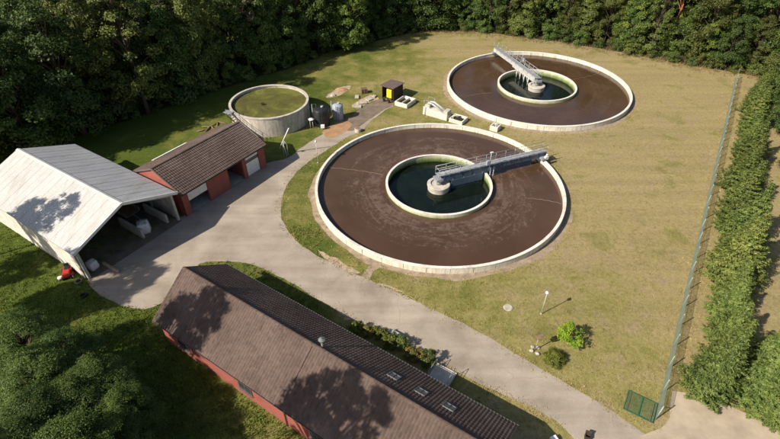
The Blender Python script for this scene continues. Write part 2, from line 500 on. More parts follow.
MAT['browntuft'] = simple('brown_grass_blades', (0.19, 0.14, 0.06), 0.5, 0.5, 0.9, 0.1, bump=0.0)
MAT['lawntuft'] = simple('lawn_blades', (0.25, 0.215, 0.075), 0.5, 0.5, 0.9, 0.1, bump=0.0)
MAT['greentuft'] = simple('green_grass_blades', (0.14, 0.18, 0.03), 0.45, 0.7, 0.9, 0.1, bump=0.0)

def m_leaf(name, lo, hi, trans=0.25, vary=0.30):
    t = NT(name, 0.55, 0.25)
    at = t.new('ShaderNodeAttribute', attribute_name='tone')
    oi = t.new('ShaderNodeObjectInfo')
    c = t.ramp(at.outputs['Fac'], [(0.0, lo), (1.0, hi)])
    hs = t.new('ShaderNodeHueSaturation')
    t.l.new(c, hs.inputs['Color'])
    v = t.math('MULTIPLY_ADD', oi.outputs['Random'], 2 * vary); v.node.inputs[2].default_value = 1 - vary
    t.l.new(v, hs.inputs['Value'])
    h = t.math('MULTIPLY_ADD', t.math('FRACT', t.math('MULTIPLY', oi.outputs['Random'], 7.31)), 0.028); h.node.inputs[2].default_value = 0.484
    t.l.new(h, hs.inputs['Hue'])
    t.l.new(hs.outputs[0], t.b.inputs['Base Color'])
    tr = t.new('ShaderNodeBsdfTranslucent'); t.l.new(hs.outputs[0], tr.inputs[0])
    mx = t.new('ShaderNodeMixShader'); mx.inputs[0].default_value = trans
    out = t.n['Material Output']
    t.l.new(t.b.outputs[0], mx.inputs[1]); t.l.new(tr.outputs[0], mx.inputs[2]); t.l.new(mx.outputs[0], out.inputs[0])
    return t.m
MAT['leaf'] = m_leaf('broad_leaves', (0.050, 0.088, 0.018), (0.135, 0.190, 0.042), 0.25, 0.36)
MAT['leaf_olive'] = m_leaf('olive_leaves', (0.070, 0.100, 0.020), (0.180, 0.205, 0.050), 0.25, 0.36)
MAT['leaf_shaded'] = m_leaf('shade_toned_leaves', (0.036, 0.070, 0.013), (0.110, 0.165, 0.032), 0.28, 0.3)  # shade of the near left trees put into a darker leaf colour
MAT['leaf_bright'] = m_leaf('fresh_leaves', (0.085, 0.130, 0.022), (0.215, 0.270, 0.052), 0.3, 0.12)
MAT['needle'] = m_leaf('pine_needles', (0.070, 0.075, 0.036), (0.170, 0.150, 0.075), 0.1)
MAT['hedge'] = m_leaf('spruce_sprays', (0.058, 0.094, 0.020), (0.215, 0.255, 0.060), 0.15, 0.2)
MAT['lime'] = m_leaf('yellow_green_leaves', (0.11, 0.21, 0.015), (0.34, 0.43, 0.03), 0.3, 0.05)
MAT['box'] = m_leaf('clipped_box_leaves', (0.060, 0.085, 0.012), (0.160, 0.180, 0.028), 0.15, 0.1)
MAT['flower'] = m_leaf('autumn_tinted_leaves', (0.11, 0.12, 0.025), (0.26, 0.21, 0.055), 0.2, 0.1)

# ------------------------------------------------------------------ the setting
random.seed(5)
G = R(-33.3)                                   # the plant's building grid
GX = Vector((math.cos(G), math.sin(G), 0)); GY = Vector((-math.sin(G), math.cos(G), 0))
C1, C2 = Vector((6.35, 52.79, 0)), Vector((26.30, 83.66, 0))
TR = 16.0
C3, R3, H3 = Vector((-19.06, 71.94, 0)), 6.155, 3.1

def circle(c, r, n):
    return [Vector((c.x + r * math.cos(2 * PI * k / n), c.y + r * math.sin(2 * PI * k / n), 0)) for k in range(n)]
S = 2600
outer = [Vector((-S, -S, 0)), Vector((S, -S, 0)), Vector((S, S, 0)), Vector((-S, S, 0))]
holes = [circle(C1, 8, 48), circle(C2, 8, 48)]
gv = outer + holes[0] + holes[1]
gt = tessellate_polygon([outer] + holes)
gm = bpy.data.meshes.new('ground')
gm.from_pydata([tuple(v) for v in gv], [], [tuple(t) for t in gt])
gm.materials.append(MAT['ground'])
bm = bmesh.new(); bm.from_mesh(gm)
for f in bm.faces:
    if f.normal.z < 0: f.normal_flip()
bm.to_mesh(gm); bm.free()
tag(link_mesh('ground', gm), 'mown lawn ground, dry and patchy around the two basins', 'ground', kind='structure')

road_px_n = [(760, 520), (700, 478), (655, 440), (628, 423), (600, 403), (560, 380), (520, 356), (470, 327), (420, 303), (390, 289), (350, 272), (320, 257), (300, 244),
             (287, 229), (281, 212), (284, 192), (295, 174), (310, 161), (330, 148), (349, 136.5), (362, 131), (371, 121), (386, 110), (394, 104.5)]
road_px_s = [(381, 99.5), (366, 106), (352, 117), (344, 123.5), (322, 134.5), (302, 147), (288, 158), (262, 165), (222, 190), (186, 214), (150, 232), (112, 255), (88, 276),
             (96, 292), (118, 304), (146, 309), (168, 298), (182, 282), (200, 264), (222, 261.5), (246, 263), (272, 273), (300, 288), (330, 306), (352, 320), (385, 331),
             (410, 346), (440, 363), (460, 374), (500, 393), (530, 406), (556, 421), (572, 436), (600, 470), (660, 540)]
tag(sheet('road', [gp(*p) for p in road_px_n + road_px_s], 0.012, MAT['road'], 0.10), 'worn tan asphalt road and yard', 'road', kind='structure')
tr_px = [(672, 391), (690, 393), (712, 401), (745, 414), (790, 436), (900, 500), (840, 620), (700, 560), (640, 450), (652, 432), (667, 424), (670, 408)]
tag(sheet('dirt_track', [gp(*p) for p in tr_px], 0.016, MAT['track'], 0.16), 'pale dirt track outside the fence', 'track', kind='structure')
# paved strip to the shed, orange sand by the tanks, bare soil and trodden paths
tag(sheet('slab_path', [gp(*p) for p in [(339, 125), (352, 131), (366, 122), (382, 111), (396, 103), (383, 98.5), (367, 105), (352, 115)]], 0.020, MAT['path'], 0.08), 'grey brown path leading to the small shed', 'path', kind='structure')
tag(sheet('sand_patch', [gp(*p) for p in [(322, 133), (330, 138), (345, 132), (352, 124), (343, 121), (331, 126)]], 0.024, MAT['sand'], 0.12), 'orange sandy patch beside the black vessel', 'ground', kind='structure')
tag(sheet('trodden_path', [gp(*p) for p in [(357, 283), (364, 286), (374, 272), (383, 266), (374, 262), (364, 271)]], 0.010, MAT['gravel'], 0.15), 'short trodden path from road to basin', 'path', kind='structure')
for k, pts in enumerate([[(318, 249), (334, 258), (352, 267), (360, 272), (352, 273), (330, 263)], [(366, 280), (384, 284), (402, 291), (416, 299), (396, 290), (372, 283)],
                         [(352, 106), (362, 99), (372, 95), (378, 99), (366, 104), (358, 109)], [(326, 97), (338, 88), (350, 86), (346, 92), (336, 97)], [(342, 320), (352, 319), (360, 316), (352, 311), (345, 314)]]):
    tag(sheet('bare_patch', [gp(*p) for p in pts], 0.006, MAT['bare'], 0.2, step=0.4), 'pale bare soil patch', 'ground', kind='structure')
forest_edge = [(-98, 14), (-68, 41), (-54.0, 60.0), (-43, 70.5), (-31.8, 81.5), (-17.8, 95.2), (-9.5, 103.6), (9, 115), (29, 111), (44, 103.8), (57, 95.6), (66, 90.6), (84, 83), (120, 66)]
ff = [Vector(p) for p in forest_edge]
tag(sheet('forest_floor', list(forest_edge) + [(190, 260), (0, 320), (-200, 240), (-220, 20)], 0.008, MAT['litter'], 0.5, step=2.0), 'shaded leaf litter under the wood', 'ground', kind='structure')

# ------------------------------------------------------------------ round basins
def basin(C, label, sludge, group, ring_label):
    root = empty('settling_basin', C)
    tag(root, label, 'basin', group)
    n = 40
    gap = 0.03 / TR
    me = MB().lathe([(TR - 0.32, -0.2), (TR - 0.02, -0.2), (TR - 0.02, 0.74), (TR - 0.32, 0.74)], 4, a0=gap, a1=2 * PI / n - gap, closed_profile=True).mesh('wall_panel', MAT['wall'])
    for k in range(n):
        o = link_mesh('wall_panel', me, root)
        o.rotation_euler = (0, 0, 2 * PI * k / n)
        s = 1 + random.uniform(-0.0008, 0.0008); o.scale = (s, s, 1)
    core = MB().lathe([(TR - 0.30, -0.2), (TR - 0.05, -0.2), (TR - 0.05, 0.73), (TR - 0.30, 0.73)], 160, closed_profile=True).build('wall_core', MAT['path'], root)
    rim = MB().lathe([(TR - 0.34, 0.742), (TR, 0.742), (TR, 0.84), (TR - 0.02, 0.85), (TR - 0.32, 0.85), (TR - 0.34, 0.84)], 160, closed_profile=True).build('coping_ring', MAT['rim'], root)
    w = MB(); w.lathe([(6.8, 0.20), (TR - 0.25, 0.20)], 128); w.build('sludge_surface', sludge, root)
    MB().lathe([(6.66, -0.6), (6.90, -0.6), (6.90, 0.66), (6.66, 0.66)], 96, closed_profile=True).build('inner_ring_wall', MAT['inner'], root)
    MB().lathe([(6.63, 0.662), (6.93, 0.662), (6.93, 0.76), (6.63, 0.76)], 96, closed_profile=True).build('inner_coping_ring', MAT['rim'], root)
    iw = MB(); iw.lathe([(0.02, -0.30), (6.7, -0.30)], 64); iw.build('clear_water', MAT['water'], root)
    p = MB().lathe([(1.38, -0.5), (1.45, 0.30), (1.50, 0.34), (1.50, 0.55), (1.42, 0.60), (1.05, 0.60), (1.02, 0.44), (0.02, 0.44)], 40).build('centre_pier', MAT['concrete'], root)
    MB().tube([(0, 0, 0.44), (0, 0, 1.2)], 0.32, 16).build('bearing_hub', MAT['grey_metal'], p)
    # gravel strip at the foot of the wall
    inn = circle(C, TR - 0.15, 120)
    vs, fs = [], []
    for k in range(240):
        a = 2 * PI * k / 240
        ro = TR + 0.75 + 0.5 * mnoise.noise(Vector((math.cos(a) * 5, math.sin(a) * 5, C.x))) + random.uniform(-.05, .05)
        for r in (TR - 0.15, ro): vs.append((C.x + r * math.cos(a), C.y + r * math.sin(a), 0.004))
    for k in range(240):
        j = (k + 1) % 240
        fs.append((2 * k, 2 * k + 1, 2 * j + 1, 2 * j))
    g = MB().add(vs, fs).build('gravel_strip', MAT['gravel'])
    tag(g, ring_label, 'gravel', kind='structure')
    return root
basin(C1, 'large round concrete basin in front with brown scum swirls around inner ring', MAT['sludge1'], 'round basins', 'pale gravel strip around the front basin')
basin(C2, 'round concrete basin at the back near the wood, smooth brown surface', MAT['sludge2'], 'round basins', 'pale gravel strip around the back basin')

def rope(a, b, z, label, sag=0.25):
    a, b = Vector(a), Vector(b)
    d = (b - a); n = Vector((-d.y, d.x, 0)).normalized()
    pts = []
    for i in range(25):
        t = i / 24
        p = a + d * t + n * (sag * math.sin(t * PI) + 0.06 * math.sin(t * 31))
        pts.append((p.x, p.y, z + (0.5 * (1 - min(1, min(t, 1) * 12)) if i < 3 else 0)))
    r = MB().tube(pts, 0.016, 5).build('floating_rope', MAT['cable'])
    tag(r, label, 'rope', 'ropes across the basins')
rope(gp(326, 167.5, .2), gp(384, 175, .2), 0.225, 'pale rope floating left of the inner ring in front basin')
rope(gp(523, 198, .2), gp(562, 204, .2), 0.225, 'pale rope floating at right side of front basin')
rope(gp(606, 71, .2), gp(572, 80, .2), 0.225, 'thin rope floating at right of the back basin')
rope(gp(463, 97, .2), gp(492, 93, .2), 0.225, 'thin rope floating at left of the back basin')

# ------------------------------------------------------------------ scraper bridges (rotating walkways resting on pier and rim)
def bridge(C, end, label, side_mat, top_mat, hangers):
    d = Vector((end[0] - C.x, end[1] - C.y, 0)); L = d.length
    root = empty('scraper_bridge', C, math.atan2(d.y, d.x))
    tag(root, label, 'scraper bridge', 'scraper bridges on the basins')
    ZD = 1.95
    W = 0.42
    x0, x1 = -0.35, L + 0.55
    for s in (-1, 1):
        g = MB()
        g.bx(0.3, 8.2, s * W - 0.03, s * W + 0.03, 0.92, ZD - 0.02)
        g.bx(8.2, x1, s * W - 0.03, s * W + 0.03, 1.18, ZD - 0.02)
        g.bx(0.3, x1, s * W - 0.09, s * W + 0.09, ZD - 0.075, ZD - 0.021)
        for k in range(12): g.bx(0.5 + k * 1.3, 0.55 + k * 1.3, s * W - 0.065, s * W + 0.065, 1.2, ZD - 0.08)
        g.build('girder', side_mat, root)
    n = 22
    pw = (x1 - x0) / n
    pm = MB().bx(0.01, pw - 0.01, -0.5, 0.5, -0.02, 0.02).mesh('deck_plate', top_mat)
    for k in range(n):
        o = link_mesh('deck_plate', pm, root); o.location = (x0 + k * pw, 0, ZD)
    post = MB().tube([(0, 0, -0.25), (0, 0, 1.02)], 0.026, 6).mesh('railing_post', MAT['grey_metal'])
    for s in (-1, 1):
        for k in range(12):
            o = link_mesh('railing_post', post, root); o.location = (x0 + 0.05 + k * (x1 - x0 - 0.1) / 11, s * 0.53, ZD)
        for z in (0.52, 1.02):
            MB().tube([(x0, s * 0.53, ZD + z), (x1, s * 0.53, ZD + z)], 0.026, 6).build('handrail', MAT['grey_metal'], root)
    MB().tube([(x0, -0.53, ZD + 1.02), (x0, 0.53, ZD + 1.02)], 0.026, 6).build('handrail', MAT['grey_metal'], root)
    # drive carriage running on the coping
    cr = MB().bx(L - 0.45, L + 0.15, -1.1, 1.1, 1.05, 1.3).build('end_carriage', MAT['grey_metal'], root)
    for s in (-1, 1):
        MB().tube([(L - 0.32, s * 0.9, 1.01), (L - 0.02, s * 0.9, 1.01)], 0.16, 14).build('wheel', MAT['rubber'], cr)
    MB().bx(L + 0.1, L + 0.6, -1.05, -0.7, 1.0, 1.5).tube([(L + 0.35, -0.88, 1.5), (L + 0.35, -0.88, 1.8)], 0.12, 10).build('drive_motor', MAT['white'], root)
    MB().bx(-0.6, 0.35, -0.6, 0.6, 1.18, 1.5).build('pivot_head', MAT['grey_metal'], root)
    mast = MB().tube([(7.0, -0.72, 1.3), (7.0, -0.72, 4.0)], 0.045, 8).build('lamp_mast', MAT['grey_metal'], root)
    MB().bx(6.85, 7.25, -0.8, -0.62, 3.98, 4.08).build('lamp_head', MAT['white'], mast)
    MB().bx(6.4, 6.8, -0.95, -0.7, 2.3, 2.95).build('switch_box', MAT['greytank'], root)
    if hangers:
        for k, x in enumerate((2.2, 3.6, 5.0, 6.2)):
            h = MB().tube([(x, 0.45, 1.1), (x, 0.45, -0.45)], 0.11, 8)
            h.bar((x, 0.45, 0.0), (x + 0.8, 0.45, 1.0), 0.07, 0.07)
            h.build('scraper_strut', MAT['pale_metal'], root)
    else:
        MB().bx(1.6, 6.3, -0.50, -0.44, -0.1, 0.92).build('scraper_plate', side_mat, root)
        for x in (1.8, 3.4, 5.0, 6.2): MB().tube([(x, -0.40, 1.1), (x, -0.40, -0.4)], 0.06, 8).build('scraper_strut', MAT['grey_metal'], root)
        for x in (7.3, 7.8): MB().tube([(x, -0.62, 1.6), (x, -0.66, 0.2), (x + 0.2, -0.66, -0.1)], 0.06, 8).build('drain_pipe', MAT['pale_metal'], root)
    return root
bridge(C1, (20.89, 58.65), 'blue grey walkway bridge with railings over the front basin', MAT['blue_metal'], MAT['deck'], False)
bridge(C2, (21.52, 98.27), 'pale grey walkway bridge with railings over the back basin', MAT['pale_metal'], MAT['deck'], True)

# ------------------------------------------------------------------ round sludge tank
t3 = empty('sludge_tank', C3)
tag(t3, 'tall weathered round concrete tank filled with green algae', 'tank')
MB().lathe([(R3 - 0.28, -0.1), (R3 - 0.02, -0.1), (R3 - 0.02, H3 - 0.16), (R3 - 0.28, H3 - 0.16)], 96, closed_profile=True, sm=False).build('wall', MAT['oldconc'], t3)
MB().lathe([(R3 - 0.34, H3 - 0.158), (R3 + 0.04, H3 - 0.158), (R3 + 0.04, H3), (R3 - 0.34, H3)], 96, closed_profile=True).build('coping_ring', MAT['concrete'], t3)
MB().lathe([(0.02, H3 - 0.45), (R3 - 0.2, H3 - 0.45)], 64).build('algae_surface', MAT['algae'], t3)
MB().tube([(-1.0, -0.6, H3 - 0.8), (-0.95, -0.6, H3 - 0.2)], 0.12, 8).box((-0.95, -0.6, H3 - 0.2), (0.4, 0.3, 0.2)).build('float_gauge', MAT['dark'], t3)

# steel stair climbing the tank
sa, sb = Vector((-19.3, 64.45, 0.0)), Vector((-24.2, 67.2, H3))
st = empty('access_stair', (sa.x, sa.y, 0))
tag(st, 'dark steel access stair climbing the weathered round tank', 'stair')
d = sb - sa; nrm = Vector((-d.y, d.x, 0)).normalized()
for s in (-0.38, 0.38):
    MB().bar(nrm * s, d + nrm * s, 0.05, 0.22).build('stringer', MAT['dark'], st)
    MB().bar(nrm * s + Vector((0, 0, 1)), d + nrm * s + Vector((0, 0, 1)), 0.05, 0.05).build('handrail', MAT['grey_metal'], st)
    for k in range(6):
        p = d * (k / 5) + nrm * s
        MB().tube([p, p + Vector((0, 0, 1.0))], 0.025, 6).build('railing_post', MAT['grey_metal'], st)
for k in range(1, 15):
    p = d * (k / 15)
    MB().box(p + Vector((0, 0, 0.05)), (0.26, 0.76, 0.04), math.atan2(d.y, d.x)).build('tread', MAT['wood'], st)
MB().box(d + Vector((-0.15, 0.55, 0.1)), (1.3, 1.0, 0.06), math.atan2(d.y, d.x)).build('platform', MAT['grey_metal'], st)

# ------------------------------------------------------------------ tiled roofs
def tile_slope(name, L, run, rise, ridge_z, side, mat, parent, tw=0.27, tl=0.40):
    """one slope of pan tiles: x along the ridge, side=+1/-1 gives the direction of the fall in y"""
    sl = math.hypot(run, rise)
    rows = int(round(sl / tl)); tl = sl / rows
    cols = int(round(L / tw)); tw = L / cols
    cy, sy = run / sl, -rise / sl
    nz, ny = run / sl, rise / sl
    prof = [(0.0, 0.0), (0.18, 0.026), (0.42, 0.030), (0.62, 0.006), (0.85, -0.004)]
    xs = [(c + p) * tw for c in range(cols) for p, _ in prof] + [L]
    hs = [h for c in range(cols) for _, h in prof] + [0.0]
    xs, hs = np.array(xs), np.array(hs)
    m = len(xs)
    V = []; F = []
    rng = np.random.RandomState(int(L * 100) + int(side))
    for r in range(rows):
        jit = np.repeat(rng.uniform(-0.006, 0.006, cols), len(prof)); jit = np.append(jit, 0)
        for s0, lift in ((r * tl, 0.0), ((r + 1) * tl + 0.03, 0.05), ((r + 1) * tl + 0.03, 0.0)):
            h = hs + lift + jit + 0.03
            y = side * (s0 * cy + h * ny); z = ridge_z + s0 * sy + h * nz
            V.append(np.stack([xs, y, z], 1))
    V = np.concatenate(V)
    for r in range(rows):
        for q in range(2):
            a = (r * 3 + q) * m
            for k in range(m - 1):
                F.append((a + k, a + k + 1, a + m + k + 1, a + m + k))
    me = bpy.data.meshes.new(name)
    me.from_pydata(V.tolist(), [], F)
    me.materials.append(mat); me.update()
    bm = bmesh.new(); bm.from_mesh(me); bmesh.ops.recalc_face_normals(bm, faces=bm.faces)
    bm.to_mesh(me); bm.free()
    # make sure the faces look up
    if sum(p.normal.z for p in me.polygons) < 0: me.flip_normals()
    o = link_mesh(name, me, parent); o['kind'] = 'stuff'
    return o

def roof_boards(L, w, ze, zr, parent, mat, over=0.0):
    """closed underside of a pitched roof"""
    b = MB()
    for s in (-1, 1):
        vs = [(0, 0, zr), (L, 0, zr), (L, s * w, ze), (0, s * w, ze), (0, 0, zr - 0.16), (L, 0, zr - 0.16), (L, s * w, ze - 0.16), (0, s * w, ze - 0.16)]
        b.add(vs, [(0, 1, 2, 3), (4, 5, 6, 7), (0, 3, 7, 4), (1, 2, 6, 5), (2, 3, 7, 6)])
    return b.build('roof', mat, parent)

def gable_wall(x, w, ze, zr, t=0.3):
    return ([(x, -w, 0), (x, w, 0), (x, w, ze), (x, 0, zr), (x, -w, ze), (x + t, -w, 0), (x + t, w, 0), (x + t, w, ze), (x + t, 0, zr), (x + t, -w, ze)],
            [(0, 1, 2, 3, 4), (9, 8, 7, 6, 5), (0, 5, 6, 1), (1, 6, 7, 2), (2, 7, 8, 3), (3, 8, 9, 4), (4, 9, 5, 0)])

def ridge_caps(L, zr, parent, mat):
    n = int(L / 0.42)
    me = MB()
    vs, fs = [], []
    for i in range(2):
        for k in range(7):
            a = PI * k / 6
            rr = 0.15 if i == 0 else 0.17
            vs.append((i * 0.45, rr * math.cos(a), rr * 0.8 * math.sin(a)))
    for k in range(6): fs.append((k, k + 1, k + 8, k + 7))
    me.add(vs, fs, True)
    mesh = me.mesh('ridge_tile', mat)
    for k in range(n):
        o = link_mesh('ridge_tile', mesh, parent); o.location = (k * L / n, 0, zr + random.uniform(-.006, .006))

def window(parent, x, y, z, w, h, facing, mat=None):
    """window set in a wall that runs along x, facing = +1/-1 in y"""
    f = MB()
    yy = y + facing * 0.03
    t = 0.07
    f.bx(x - w / 2, x + w / 2, yy - 0.03, yy + 0.03, z, z + t).bx(x - w / 2, x + w / 2, yy - 0.03, yy + 0.03, z + h - t, z + h)
    f.bx(x - w / 2, x - w / 2 + t, yy - 0.03, yy + 0.03, z + t, z + h - t).bx(x + w / 2 - t, x + w / 2, yy - 0.03, yy + 0.03, z + t, z + h - t)
    f.bx(x - t / 2, x + t / 2, yy - 0.028, yy + 0.028, z + t, z + h - t)
    o = f.build('window', mat or MAT['white'], parent)
    for s in (-1, 1):
        xc = x + s * w / 4
        MB().bx(xc - w / 4 + 0.06, xc + w / 4 - 0.06, yy - 0.012, yy + 0.012, z + t, z + h - t).build('pane', MAT['glass'], o)
    MB().bx(x - w / 2 - 0.08, x + w / 2 + 0.08, min(y, y + facing * 0.16), max(y, y + facing * 0.16), z - 0.07, z - 0.01).build('sill', mat or MAT['concrete'], o)
    return o

# ------------------------------------------------------------------ long service building
HO = Vector((-18.725, 31.861, 0)); HL, HW, HE, HR = 30.8, 4.156, 2.72, 5.75
hs_ = empty('service_building', HO, R(-33.32))
tag(hs_, 'long low red brick building with brown tiled gable roof', 'building')
ws = HW - 0.42
wq = HW - 0.12
b = MB().bx(0.6, HL - 0.6, -wq, -wq + 0.3, 0, HE + 0.2).bx(0.6, HL - 0.6, ws - 0.3, ws, 0, HE + 0.2)
b.build('long_wall', MAT['brick'], hs_)
for x in (0.3, HL - 0.6): MB().add(*gable_wall(x, ws, HE + 0.05, HR - 0.30)).build('gable_wall', MAT['brick'], hs_)
rf = roof_boards(HL, HW, HE, HR, hs_, MAT['darkwood'])
tile_slope('roof_tiles', HL, HW + 0.08, HR - HE, HR, -1, MAT['tile_house'], rf)
tile_slope('roof_tiles', HL, HW + 0.08, HR - HE, HR, 1, MAT['tile_house'], rf)
ridge_caps(HL, HR + 0.03, rf, MAT['tile_house'])
for s in (-1, 1):
    g = MB()
    vs, fs = [], []
    for i, x in enumerate((-0.05, HL + 0.05)):
        for k in range(7):
            a = PI + PI * k / 6
            vs.append((x, s * (HW + 0.13) + 0.075 * math.cos(a), HE + 0.0 + 0.075 * math.sin(a)))
    for k in range(6): fs.append((k, k + 1, k + 8, k + 7))
    g.add(vs, fs)
    g.bx(-0.05, HL + 0.05, s * (HW + 0.205) - 0.012, s * (HW + 0.205) + 0.012, HE - 0.01, HE + 0.02)
    g.build('gutter', MAT['wire' if s > 0 else 'felt'], hs_)
    for x in (0.5, HL / 2, HL - 0.5):
        MB().tube([(x, s * (HW + 0.1), HE - 0.05), (x, s * ((ws if s > 0 else wq) + 0.08), HE - 0.4), (x, s * ((ws if s > 0 else wq) + 0.08), 0.05)], 0.045, 8).build('downpipe', MAT['felt'], hs_)
for x in (0.0, HL):                              # verge boards
    for s in (-1, 1):
        MB().bar((x, 0, HR + 0.02), (x, s * (HW + 0.08), HE - 0.02), 0.07, 0.2).build('verge_board', MAT['tile_house'], hs_)
for x, z in ((6.2, 0), (15.3, 0)):              # lightning conductors lying on the sunny slope
    MB().bar((x, -0.1, HR + 0.10), (x, -HW - 0.05, HE + 0.12), 0.035, 0.03).build('conductor_strip', MAT['felt'], hs_)
for k in range(4):
    window(hs_, 3.4 + k * 7.6, -wq, 0.9, 1.5, 1.25, -1, MAT['felt'])
for x in (2.6, 5.6, 8.6, 11.6, 14.6, 20.6, 23.6, 26.6, 29.0):
    window(hs_, x, ws, 0.9, 1.4, 1.25, 1)
def loc_of(p):                                    # plan point in the building's frame
    v = Vector((p[0] - HO.x, p[1] - HO.y, 0)); a = R(33.32)
    return (v.x * math.cos(a) - v.y * math.sin(a), v.x * math.sin(a) + v.y * math.cos(a))
dx, dy = loc_of(gp(440, 376))
dr = MB().bx(dx - 0.55, dx + 0.55, ws, ws + 0.06, 0.3, 2.4).build('door', MAT['white'], hs_)
MB().bx(dx + 0.38, dx + 0.46, ws + 0.06, ws + 0.12, 1.3, 1.36).build('handle', MAT['grey_metal'], dr)
# three roof windows and a vent on the shaded slope
pr = (HR - HE) / HW
for px_, py_ in ((394, 378), (421, 393.5), (449, 408.5)):
    q = gp(px_, py_, 4.0); lx, ly = loc_of(q)
    q = gp(px_, py_, HR - pr * ly); lx, ly = loc_of(q)
    ang = math.atan(pr)
    Mx = Matrix.Rotation(-ang, 3, 'X')
    cz = HR - pr * ly + 0.13
    f = MB()
    w_, h_ = 0.95, 0.80
    def off(x, y, z): return Vector((lx, ly, cz)) + Mx @ Vector((x, y, z))
    f.box(off(0, h_ / 2, 0), (w_, 0.10, 0.12), m=Mx).box(off(0, -h_ / 2, 0), (w_, 0.10, 0.12), m=Mx)
    f.box(off(-w_ / 2 + 0.05, 0, 0.003), (0.10, h_ + 0.1, 0.12), m=Mx).box(off(w_ / 2 - 0.05, 0, 0.003), (0.10, h_ + 0.1, 0.12), m=Mx)
    f.box(off(0, 0, 0.002), (0.06, h_ - 0.1, 0.11), m=Mx)
    fo = f.build('roof_window', MAT['mute'], rf)
    for s in (-1, 1): MB().box(off(s * 0.23, 0, 0.0), (0.38, h_ - 0.1, 0.03), m=Mx).build('pane', MAT['paleglass'], fo)
q = loc_of(gp(323, 349, HR - 0.4))
vp = MB().tube([(q[0], q[1], HR - 0.8), (q[0], q[1], HR + 0.55)], 0.11, 12).tube([(q[0], q[1], HR + 0.55), (q[0], q[1], HR + 0.75)], 0.17, 12).build('vent_pipe', MAT['mute'], rf)
MB().lathe([(0.02, 0.16), (0.28, 0.0)], 12, c=(q[0], q[1], HR + 0.78)).build('vent_cap', MAT['mute'], vp)

# entrance landing with handrails
lp = gp(441.5, 377.5)
ld = empty('entrance_landing', (lp.x, lp.y, 0), R(-33.32))
tag(ld, 'grey concrete entrance landing with handrails behind the long brick building', 'landing')
MB().bx(-0.95, 0.95, -1.0, 0.75, 0, 0.30).build('platform', MAT['concrete'], ld, 0.02)
MB().bx(-0.95, 0.95, 0.753, 1.05, 0, 0.15).build('step', MAT['concrete'], ld, 0.02)
for s in (-1, 1):
    for y in (-0.9, 0.7): MB().tube([(s * 0.88, y, 0.3), (s * 0.88, y, 1.25)], 0.025, 8).build('railing_post', MAT['grey_metal'], ld)
    for z in (0.8, 1.25): MB().tube([(s * 0.88, -0.9, z), (s * 0.88, 0.7, z)], 0.025, 8).build('handrail', MAT['grey_metal'], ld)

# ------------------------------------------------------------------ brick garage
GO = Vector((-28.142, 48.722, 0)); GL, GW, GE, GR = 13.83, 4.59, 3.41, 5.40
ga = empty('brick_garage', GO, R(56.9))
tag(ga, 'red brick garage with dark brown tiled roof and three vehicle bays', 'garage')
wf = GW - 0.4
# front (local -y): piers between the bays; bays A 1.0-3.9, B 7.2-9.7, C 10.3-12.6
for x0, x1 in ((0.15, 1.0), (3.9, 7.2), (9.7, 10.3), (12.6, GL - 0.15)):
    MB().bx(x0, x1, -wf, -wf + 0.36, 0, GE - 0.05).build('brick_pier', MAT['brick'], ga)
for x0, x1 in ((1.0, 3.9), (7.2, 9.7), (10.3, 12.6)):
    MB().bx(x0, x1, -wf + 0.01, -wf + 0.34, GE - 0.45, GE - 0.06).build('lintel', MAT['concrete'], ga)
MB().bx(0.15, GL - 0.15, wf - 0.3, wf, 0, GE - 0.05).build('rear_wall', MAT['brick'], ga)
MB().bx(0.5, GL - 0.5, -wf + 0.3, wf - 0.3, 0.02, 0.04).build('floor_slab', MAT['concrete'], ga)
for x in (0.15, GL - 0.45): MB().add(*gable_wall(x, wf - 0.003, GE + 0.02, GR - 0.28)).build('gable_wall', MAT['brick'], ga)
for x in (4.6, 9.9): MB().bx(x, x + 0.2, -wf + 0.4, wf - 0.3, 0.04, GE + 0.2).build('partition', MAT['brick'], ga)
def shutter(x0, x1, z0, z1, dark_band=False):
    n = max(2, int((z1 - z0) / 0.42))
    first = None
    for k in range(n):
        a, b_ = z0 + (z1 - z0) * k / n, z0 + (z1 - z0) * (k + 1) / n
        mat = MAT['glass'] if dark_band and k == n - 2 else MAT['white']
        MB().bx(x0 + 0.03, x1 - 0.03, -wf + 0.13, -wf + 0.19, a + 0.008, b_ - 0.008).build('door_panel', mat, ga)
shutter(1.0, 3.9, 1.75, GE - 0.46)
shutter(10.3, 12.6, 0.05, GE - 0.46, True)
gr_ = roof_boards(GL, GW, GE, GR, ga, MAT['darkwood'])
tile_slope('roof_tiles', GL, GW + 0.06, GR - GE, GR, -1, MAT['tile_garage'], gr_)
tile_slope('roof_tiles', GL, GW + 0.06, GR - GE, GR, 1, MAT['tile_garage'], gr_)
ridge_caps(GL, GR + 0.03, gr_, MAT['tile_garage'])
# white sheets along the far eave
for k in range(4):
    MB().box((3.4 + k * 1.32, GW - 0.33, GE + 0.33), (1.28, 0.62, 0.05), m=Matrix.Rotation(-math.atan((GR - GE) / GW), 3, 'X')).build('eave_panel', MAT['white'], gr_)
MB().bx(-0.02, GL + 0.02, -GW - 0.18, -GW - 0.05, GE - 0.09, GE + 0.0).build('gutter', MAT['dark'], ga)
for s in (-1, 1): MB().bar((GL + 0.02, 0, GR + 0.02), (GL + 0.02, s * GW, GE), 0.07, 0.22).build('verge_board', MAT['felt'], ga)
for s in (-1, 1): MB().bar((-0.02, 0, GR + 0.02), (-0.02, s * GW, GE), 0.07, 0.22).build('verge_board', MAT['felt'], ga)

